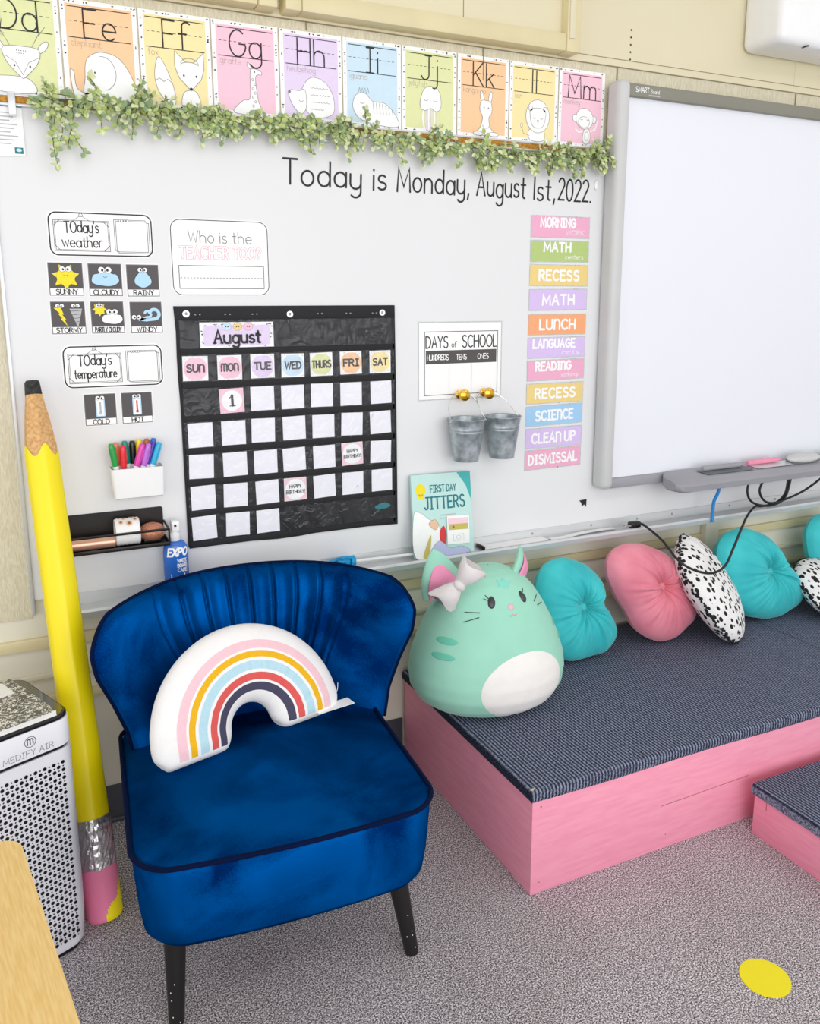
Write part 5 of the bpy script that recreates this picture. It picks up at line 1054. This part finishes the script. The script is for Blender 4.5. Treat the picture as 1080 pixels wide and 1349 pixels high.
# ------------------------------------------------------------------ cat plush
def plush():
    FA = -0.1                       # facing: turned a little to the left of straight out
    C = empty('cat_plush', (1.165, -0.285, 0.285), 'plump mint green cat plush with a white belly and grey bow on the stage', 'plush toy', rot=(0, 0, FA))
    prof = [(0, 0.06), (0.004, 0.13), (0.015, 0.178), (0.035, 0.207), (0.07, 0.228), (0.11, 0.233), (0.15, 0.228), (0.2, 0.212), (0.25, 0.19), (0.3, 0.163), (0.34, 0.136), (0.37, 0.108), (0.39, 0.08), (0.402, 0.05), (0.408, 0.02), (0.409, 0.0)]
    RY = 0.82
    def S(th, h, off=0.0):           # th from the facing direction (-Y), + to the right
        rr_ = interp(prof, h)
        return Vector(((rr_ + off) * math.sin(th), -(rr_ + off) * RY * math.cos(th), h + off * 0.3 * (1 if h > 0.25 else 0)))
    b = MB(); hs = []
    for i in range(len(prof) - 1):
        for k in range(4): hs.append(lerp(prof[i][0], prof[i + 1][0], k / 4))
    hs.append(0.4089)
    b.grid([[S(2 * PI * j / 64, h) for j in range(64)] for h in hs], 'plush_mint', cu=True, flip=True); b.face([S(2 * PI * j / 64, 0) for j in range(64)], 'plush_mint'); b.build('body', C, angle=None)
    def patch(name, th0, h0, dth, dh, m, off=0.002, rot=0.0, pts=None, n=28, rings=6, puff=0.0):
        b = MB(); rows = []
        for i in range(rings + 1):
            q = i / rings; row = []
            for j in range(n):
                a = 2 * PI * j / n; u, v = (math.cos(a), math.sin(a)) if not pts else pts(a)
                uu, vv = u * q * dth, v * q * dh
                c_, s_ = math.cos(rot), math.sin(rot); k_ = dh / dth if rot else 1
                if rot: uu, vv = uu * c_ - vv / k_ * s_ * 1, uu * k_ * s_ + vv * c_
                row.append(S(th0 + uu, max(0.001, h0 + vv), off * (1 if q < 0.999 else 0.2) + puff * (1 - q * q)))
            rows.append(row)
        b.grid(rows, m, cu=True, flip=True); return b.build(name, C, angle=None)
    patch('belly', 0.2, 0.103, 0.62, 0.102, 'plush_white', rings=12, puff=0.004, n=48)
    patch('eye', -0.28, 0.337, 0.075, 0.0145, 'plush_eye', puff=0.004); patch('eye', 0.46, 0.339, 0.075, 0.0145, 'plush_eye', puff=0.004)
    patch('nose', 0.1, 0.322, 0.06, 0.008, 'plush_nose', puff=0.003)
    patch('forehead_star', 0.1, 0.377, 0.26, 0.013, 'plush_star', pts=lambda a: tuple(x * (0.72 + 0.28 * math.cos(5 * a)) for x in (math.cos(a), math.sin(a))), n=50)
    for h in (0.236, 0.196): patch('side_stripe', -0.98, h, 0.2, 0.0095, 'plush_teal', n=24, rings=5)
    for h in (0.236, 0.196): patch('side_stripe', 1.25, h, 0.2, 0.0095, 'plush_teal', n=24, rings=5)
    def line(name, pts, w, m):
        b = MB(); b.tube([S(t, h, 0.002) for t, h in pts], w, m, 6); return b.build(name, C)
    line('whisker', [(-0.78, 0.312), (-0.5, 0.313)], 0.0012, 'plush_eye'); line('whisker', [(-0.76, 0.288), (-0.5, 0.302)], 0.0012, 'plush_eye')
    line('whisker', [(0.72, 0.318), (0.95, 0.326)], 0.0012, 'plush_eye'); line('whisker', [(0.76, 0.306), (0.98, 0.304)], 0.0012, 'plush_eye')
    line('lash', [(-0.34, 0.346), (-0.42, 0.354)], 0.001, 'plush_eye'); line('lash', [(-0.35, 0.342), (-0.45, 0.346)], 0.001, 'plush_eye'); line('lash', [(0.53, 0.349), (0.6, 0.357)], 0.001, 'plush_eye')
    line('mouth', [(0.02, 0.304), (0.06, 0.300), (0.1, 0.305), (0.14, 0.300), (0.18, 0.304)], 0.001, 'plush_nose')
    def ear(cx, cz, w, h, tilt, yaw):
        M_ = Matrix.Translation((cx, 0.0, cz)) @ Matrix.Rotation(yaw, 4, 'Z') @ Matrix.Rotation(tilt, 4, 'Y')
        def sh(s, sc, off):
            rows = []
            for i in range(9):
                v = i / 8; ww = w * sc * (1 - v) ** 0.55 * (1 + 0.25 * math.sin(v * PI)); rows.append([M_ @ Vector((ww * math.cos(2 * PI * j / 20), off + s * ww * 0.3 * math.sin(2 * PI * j / 20) - 0.01 * math.sin(v * PI), v * h * sc)) for j in range(20)])
            return rows
        b = MB(); b.grid(sh(1, 1, 0), 'plush_mint', cu=True); e = b.build('ear', C, angle=None)
        b = MB(); b.grid(sh(0.55, 0.74, -0.016), 'plush_pink', cu=True); b.build('inner_ear', e, angle=None)
    ear(-0.135, 0.335, 0.06, 0.14, -0.22, -0.15); ear(0.088, 0.36, 0.05, 0.1, 0.5, 0.9)
    # bow
    B0 = Vector((-0.132, -0.10, 0.398)); b = MB()
    BM = Matrix.Translation(B0) @ Matrix.Rotation(-0.86, 4, 'Y') @ Matrix.Rotation(-0.2, 4, 'Z')
    for sg in (-1, 1):
        rows = []
        for i in range(9):
            u = i / 8; hh = 0.012 + 0.034 * u ** 0.8; d = 0.010 + 0.014 * math.sin(u * PI * 0.8)
            rows.append([BM @ Vector((sg * 0.066 * u + (sg * 0.006 * math.cos(3 * a) * u if i == 8 else 0), d * math.sin(a), hh * math.cos(a) * (1 + 0.08 * math.sin(5 * a) * u))) for a in [2 * PI * j / 24 for j in range(24)]])
        b.grid(rows, 'bow_grey', cu=True, flip=sg < 0); b.face(rows[-1] if sg > 0 else list(reversed(rows[-1])), 'bow_grey')
    bow = b.build('bow', C, angle=60)
    b = MB(); b.ell((0, -0.006, 0), (0.015, 0.016, 0.019), 'bow_grey', 16, 10, BM); b.build('knot', bow)
plush()

# ------------------------------------------------------------------ blue velvet chair
def chair():
    C = empty('accent_chair', (0.443, -0.5, 0), 'navy blue velvet accent chair with channel-tufted wing back and black legs', 'chair', rot=(0, 0, math.radians(-4.2)))
    HW, F, Bk = 0.308, -0.325, 0.245
    def loop(ins, z, bulge=0.0, n=14, rf=0.075):
        out = []
        x1, y0, y1 = HW - ins, F + ins, Bk - ins
        for cx, cy, a in ((x1 - rf, y1 - 0.05, 0), (-x1 + rf, y1 - 0.05, 90), (-x1 + rf, y0 + rf, 180), (x1 - rf, y0 + rf, 270)):
            R_ = rf if a >= 180 else 0.05
            ccx = (x1 - R_) if cx > 0 else (-x1 + R_)
            for p in arc(ccx, cy, R_, R_, a, a + 90, n): out.append((p[0], p[1] - bulge * (1 - (p[0] / HW) ** 2) * (1 if p[1] < 0 else 0), z))
        # fill the long edges with extra points
        res = []
        for i, p in enumerate(out):
            q = out[(i + 1) % len(out)]; res.append(p); L_ = math.dist(p, q)
            if L_ > 0.06:
                for t in range(1, 10): u = t / 10; x = lerp(p[0], q[0], u); y = lerp(p[1], q[1], u); e = (bulge * ((1 - (x / HW) ** 2) - (1 - (p[0] / HW) ** 2)) if y < F + 0.1 else 0); res.append((x, y - max(0, e), z))
        return res
    b = MB(); zs = [(0.07, 0.208), (0.035, 0.208), (0.022, 0.212), (0.014, 0.225), (0.008, 0.27), (0.004, 0.33), (0.001, 0.38), (0.003, 0.395), (0.006, 0.4)]
    rows = [loop(i, z, 0.022) for i, z in zs]
    b.grid(rows, 'velvet_blue', cu=True); b.face(list(reversed(rows[0])), 'velvet_blue'); b.build('seat_base', C, angle=None)
    b = MB(); rows = []
    for k in range(11):
        t = k / 10; ring = loop(0.004, 0.4, 0.022); s_ = 1 - t; rows.append([(p[0] * s_, (p[1] + 0.04) * s_ - 0.04, 0.398 + 0.030 * (1 - (1 - t) ** 3.2)) for p in ring])
    b.grid(rows, 'velvet_blue', cu=True); b.build('seat_cushion', C, angle=None)
    mat('velvet_piping', (0, 18, 58), 0.8, var=0.2, spec=0.1)
    b = MB(); b.tube(loop(-0.001, 0.398, 0.022), 0.0052, 'velvet_piping', 8, closed=True); b.build('piping', C)
    # back
    NA, NV = 220, 60
    WT = [(0, 0.308), (0.2, 0.322), (0.4, 0.348), (0.6, 0.378), (0.75, 0.39), (0.9, 0.388), (1.0, 0.376)]
    XO = 0.030
    def outline(a, v):
        va = max(0.0, (v - 0.5) / 0.5); sa = a * math.sqrt(max(0, 1 - 0.2 * va ** 4)); v2 = 0.5 + 0.5 * va * math.sqrt(max(0, 1 - 0.22 * abs(a) ** 4)) if v > 0.5 else v
        w_ = interp(WT, v2); x = sa * w_; z = 0.37 + v2 * (0.754 - 0.37)
        y = 0.225 + 0.105 * v2 - (0.17 + 0.045 * v2) * abs(x / 0.39) ** 2.1
        return x, y, z, v2
    def surf(a, v, side, amt=1.0):
        x, y, z, v2 = outline(a, v)
        e = max(abs(a), (v - 0.5) / 0.5 if v > 0.5 else 0); T = 0.04 * math.sqrt(max(0, 1 - e ** 7))
        gr = 0.0
        if side < 0:
            s_ = a * (1.55 - 0.55 * v); f = max(0, min(1, (v - 0.18) / 0.3)) * max(0, min(1, (0.80 - abs(s_)) / 0.08))
            d = (s_ / 0.185 + 0.5) % 1.0 - 0.5; gr = f * (0.013 * math.exp(-(d / 0.07) ** 2) - 0.004 * math.cos(d * 2 * PI))
            T += 0.012 * math.sqrt(max(0, 1 - e ** 4))
        # offset along the outward normal of the curved back
        sl = -(0.17 + 0.045 * v2) * 2.1 * math.copysign(abs(x / 0.39) ** 1.1, x) / 0.39; n = Vector((sl, -1, 0.2)).normalized()
        p = Vector((x, y, z)) + n * (T - gr) * (1 if side < 0 else -1)
        return Vector((p.x + XO, p.y, p.z))
    b = MB()
    for side in (-1, 1):
        b.grid([[surf(lerp(-1, 1, i / NA), j / NV, side) for i in range(NA + 1)] for j in range(NV + 1)], 'velvet_blue', flip=side > 0)
    b.build('backrest', C, angle=None)
    edge = [outline(-1, j / 40) for j in range(41)] + [outline(lerp(-1, 1, i / 60), 1) for i in range(1, 60)] + [outline(1, 1 - j / 40) for j in range(41)]
    b = MB(); b.tube([(p[0] + XO, p[1], p[2]) for p in edge], 0.0048, 'velvet_piping', 8); b.build('back_piping', C)
    for sx, sy, dx, dy in ((-1, -1, -0.010, -0.03), (1, -1, 0.03, -0.03), (-1, 1, -0.02, 0.05), (1, 1, 0.03, 0.05)):
        x, y = sx * 0.235, (-0.232 if sy < 0 else 0.19); b = MB(); b.tube([(x, y, 0.212), (x + dx, y + dy, 0.0)], [0.0235, 0.0155], 'leg_black', 18)
        if sy < 0:
            r = random.Random(sx + 5)
            for k in range(5): t = r.uniform(0.4, 0.98) ** 0.7; rr_ = lerp(0.0235, 0.0155, t); a = r.uniform(-2.4, -0.9); b.ell((x + dx * t + rr_ * math.cos(a), y + dy * t + rr_ * math.sin(a), 0.212 * (1 - t)), (0.0011, 0.0011, 0.0016), 'paper', 6, 4)
        b.build('leg', C)
chair()

# ------------------------------------------------------------------ rainbow pillow
def rainbow():
    C = empty('rainbow_pillow', (0.432, -0.463, 0.418), 'white rainbow-shaped pillow with pink, yellow, blue, red and navy arcs on the chair', 'pillow', rot=(-0.42, 0.0, math.radians(15)))
    bands = [('pillow_white', 0.0, 0.235), ('pillow_pk', 0.235, 0.34), ('pillow_white', 0.34, 0.375), ('pillow_ye', 0.375, 0.455), ('pillow_white', 0.455, 0.49), ('pillow_bl', 0.49, 0.605), ('pillow_white', 0.605, 0.64), ('pillow_rd', 0.64, 0.73), ('pillow_white', 0.73, 0.765), ('pillow_nv', 0.765, 0.86), ('pillow_white', 0.86, 1.01)]
    NS, NW = 90, 100
    def P(s, w):     # s along the arch 0..1, w 0 outer .. 1 inner
        Ro, Ri = 0.242, 0.054; R_ = lerp(Ro, Ri, w); leg = 0.035
        L_ = leg * 2 + PI * 0.14; d = s * L_
        if d < leg: return (-R_, d)
        if d > L_ - leg: return (R_, L_ - d)
        a = PI - (d - leg) / 0.14; k = 1.0
        return (R_ * math.cos(a), leg + R_ * math.sin(a) * 0.98)
    b = MB(); r = random.Random(4); bz = [r.uniform(-1, 1) for _ in range(NS + 1)]
    for side in (-1, 1):
        rows = []
        for i in range(NW + 1):
            w = i / NW; row = []
            for j in range(NS + 1):
                s = j / NS; u, v = P(s, w); e = abs(2 * w - 1); es = abs(2 * s - 1)
                t = 0.047 * max(0, 1 - e ** 2.6) ** 0.5 * max(0, 1 - es ** 20) ** 0.5
                t += 0.0014 * bz[j] * max(0, 1 - e) + 0.001 * math.sin(s * 70 + w * 3) * (e > 0.3) * max(0, 1 - e)
                ce = max(0.0, (e - 0.6) / 0.4) ** 2 * max(0.0, (es - 0.8) / 0.2) ** 2      # rounded corners of the two feet
                row.append((u * 1.0 - math.copysign(0.016 * ce, u) * (1 if w < 0.5 else -1), side * t, v + 0.018 * ce))
            rows.append(row)
        b.grid(rows, 'pillow_white', flip=side < 0, matf=(lambda i, j: next(m for m, a, c in bands if a <= (i + 0.5) / NW < c) if 2 < j < NS - 3 else 'pillow_white') if side < 0 else None)
    b.build('cover', C, angle=None)
    b = MB()
    TM = Matrix.Translation((0.228, -0.035, 0.012)) @ Matrix.Rotation(0.42, 4, 'X') @ Matrix.Rotation(-0.1, 4, 'Z')
    b.box(-0.07, 0.03, -0.016, 0.018, 0.0, 0.002, 'paper', M=TM); b.build('care_tag', C)
    b = MB(); b.tube(catmull([(0.225, -0.01, 0.03), (0.24, -0.015, 0.045), (0.247, -0.015, 0.062)], 4), 0.0007, 'paper', 5); b.build('tag_thread', C)
rainbow()

# ------------------------------------------------------------------ giant pencil
def pencil():
    base, tip = Vector((0.078, -0.366, 0.004)), Vector((0.0285, -0.055, 1.245)); d = tip - base; Ln = d.length
    C = empty('giant_pencil', base, 'giant yellow prop pencil leaning on the wall behind the air purifier', 'pencil', rot=d.to_track_quat('Z', 'Y').to_euler())
    HX = 60
    def ring(r, z, hexy=0.35):
        out = []
        for j in range(HX * 6 // 6 * 1):
            a = 2 * PI * j / HX; s = (a + PI / 6) % (PI / 3) - PI / 6; k = lerp(1.0, math.cos(PI / 6) / math.cos(s), hexy); out.append((r * k * math.cos(a), r * k * math.sin(a), z))
        return out
    zc = Ln - 0.165
    b = MB(); rows = [ring(0.0425, 0.232), ring(0.0418, 0.5), ring(0.0405, 0.9), ring(0.0395, zc - 0.02)]
    last = ring(0.0395, zc); rows.append([(p[0], p[1], p[2] - 0.03 * abs(math.cos(j * 2 * PI / HX * 2.5 + 0.6)) ** 1.5 + 0.012) for j, p in enumerate(last)])
    b.grid(rows, 'pencil_yellow', cu=True); b.build('shaft', C)
    b = MB(); b.grid([ring(0.0385, zc - 0.03, 0.5), ring(0.0375, zc + 0.01, 0.7), ring(0.029, Ln - 0.09, 0.8), ring(0.02, Ln - 0.034, 0.9)], 'pencil_wood', cu=True); b.build('wood_tip', C, angle=25)
    b = MB(); b.grid([ring(0.0205, Ln - 0.034, 0.9), ring(0.018, Ln - 0.004, 0.9), ring(0.015, Ln, 0.9)], 'graphite', cu=True); b.face(ring(0.015, Ln, 0.9), 'graphite'); b.build('lead', C, angle=25)
    r = random.Random(9); b = MB(); rows = [[(p[0] * k, p[1] * k, p[2]) for p in ring(0.0435, z) for k in (1 + r.uniform(-0.02, 0.02),)] for z in [0.118 + 0.0085 * i for i in range(15)]]
    b.grid(rows, 'foil', cu=True, smooth=False); b.build('ferrule', C)
    pv = d.to_track_quat('Z', 'Y').inverted() @ Vector((0.8, -0.6, 0)); pa = math.atan2(pv.y, pv.x)
    b = MB()
    def mf(i, j):
        a = 2 * PI * j / HX; z = i * 0.0025; q = (a - pa + PI) % (2 * PI) - PI
        return 'pencil_yellow' if z < 0.058 + 0.05 * q + 0.006 * math.sin(7 * q) and q > -0.95 and q < 1.6 else 'eraser_pink'
    rows = [ring(0.038, -0.004, 0)] + [ring(0.0425, 0.0025 * i + 0.0035, 0.1) for i in range(0, 48)]; b.grid(rows, 'eraser_pink', cu=True, matf=mf); b.face(list(reversed(rows[0])), 'pencil_yellow'); b.build('eraser', C)
pencil()

# ------------------------------------------------------------------ air purifier, notebook, table
def purifier():
    th = math.radians(23); w, dp, H = 0.40, 0.255, 0.572
    u = Vector((math.cos(th), math.sin(th), 0)); n = Vector((math.sin(th), -math.cos(th), 0)); corner = Vector((0.046, -0.443, 0))
    cen = corner - u * w / 2 - n * dp / 2
    C = empty('air_purifier', cen, 'white tower air purifier with perforated front and glossy dark top', 'air purifier', rot=(0, 0, th))
    def lp(ins, z, rf=0.035, flare=0.0): return [(p[0], p[1], z) for p in Art(None).rr(-w / 2 + ins, -dp / 2 + ins, w / 2 - ins, dp / 2 - ins, rf, 8)]
    def shell(name, zs, m, cap=True):
        b = MB(); rows = [lp(i, z) for i, z in zs]; b.grid(rows, m, cu=True)
        if cap: b.face(rows[-1], m); b.face(list(reversed(rows[0])), m)
        return b, name
    b, _ = shell('', [(0.012, 0.0), (0.012, 0.014)], 'purifier_black'); b.build('foot', C)
    b, _ = shell('', [(0.008, 0.012), (0.004, 0.02), (0.0, 0.1), (0.0, 0.494)], 'purifier_white')
    A = Art(b, lambda q, v, h: (q, -dp / 2 - h, v))
    dx, dz = 0.0098, 0.0090
    for i in range(36):
        for j in range(49):
            x, z = 0.168 - i * dx, 0.465 - j * dz
            if x < -0.17 or z < 0.04: continue
            big = (i + j) % 2 == 0
            A.ell(x, z, 0.0043 if big else 0.0019, 0.0043 if big else 0.0019, 'purifier_black', 0.0006, n=8 if big else 6)
    b.build('body', C)
    b, _ = shell('', [(0.004, 0.492), (0.004, 0.503)], 'purifier_black'); b.build('gap_band', C)
    b, _ = shell('', [(0.0, 0.502), (0.0, 0.558), (0.001, 0.56)], 'purifier_white')
    A = Art(b, lambda q, v, h: (q, -dp / 2 - h, v)); A.ell(0.105, 0.538, 0.0115, 0.0115, None, 0.0004, outline='black', ow=0.0011, n=24); A.text('m', 0.105, 0.5325, 0.02, 0.002, 'black', 0.0005, fit=0.012)
    A.text('MEDIFY AIR', 0.1, 0.508, 0.0125, 0.0011, 'grey', 0.0005, fit=0.104, gap=2.0); b.build('control_band', C)
    b, _ = shell('', [(0.004, 0.559), (0.002, 0.562), (0.002, 0.567), (0.004, 0.57)], 'purifier_black'); b.build('rim', C)
    b, _ = shell('', [(0.006, 0.5695), (0.007, 0.5715)], 'purifier_glass'); b.build('glass_top', C)
    NB = empty('composition_notebook', cen + u * (-0.03) + Vector((0, 0, 0.572)), 'black and white marbled notebook lying on the air purifier', 'notebook', rot=(0, 0, th))
    nx, ny = 0.196, 0.112
    b = MB(); b.box(-nx, nx, -ny - 0.012, ny - 0.012, 0.0, 0.0012, 'notebook_white'); b.box(-nx, nx, -ny - 0.012, ny - 0.012, 0.0108, 0.012, 'marbled'); b.build('cover', NB)
    b = MB(); b.box(-nx + 0.001, nx - 0.0005, -ny - 0.0115, ny - 0.0135, 0.0012, 0.0108, 'notebook_white'); b.build('pages', NB)
    b = MB(); b.box(0.09, 0.172, 0.02, 0.09, 0.012, 0.0124, 'paper'); b.build('title_label', NB)
purifier()
def table():
    th = math.radians(8.5); z = 0.72
    C = empty('classroom_table', (-0.36, -1.33, 0), 'light oak laminate table corner in the lower left foreground', 'table', rot=(0, 0, th))
    u = Vector((math.cos(th), math.sin(th))); 
    M_ = Matrix.Rotation(-th, 2)
    c = M_ @ (Vector((-0.052, -1.098)) - Vector((-0.36, -1.33)))      # right rear corner in local coordinates
    x1, y1 = c.x, c.y; x0, y0 = x1 - 0.56, y1 - 0.47
    pts = Art(None).rr(x0, y0, x1, y1, 0.03, 6)
    b = MB(); b.prism(pts, z - 0.001, z, lambda p, q, h: (p, q, h), 'table_wood'); b.build('tabletop', C)
    b = MB(); b.prism([(p[0] * 1.0, p[1]) for p in pts], z - 0.03, z - 0.001, lambda p, q, h: (p, q, h), 'table_edge'); b.build('edge_band', C)
    for x in (x0 + 0.06, x1 - 0.06):
        for y in (y0 + 0.06, y1 - 0.06): b = MB(); b.tube([(x, y, 0), (x, y, z - 0.03)], 0.016, 'metal_grey', 14); b.build('leg', C)
table()
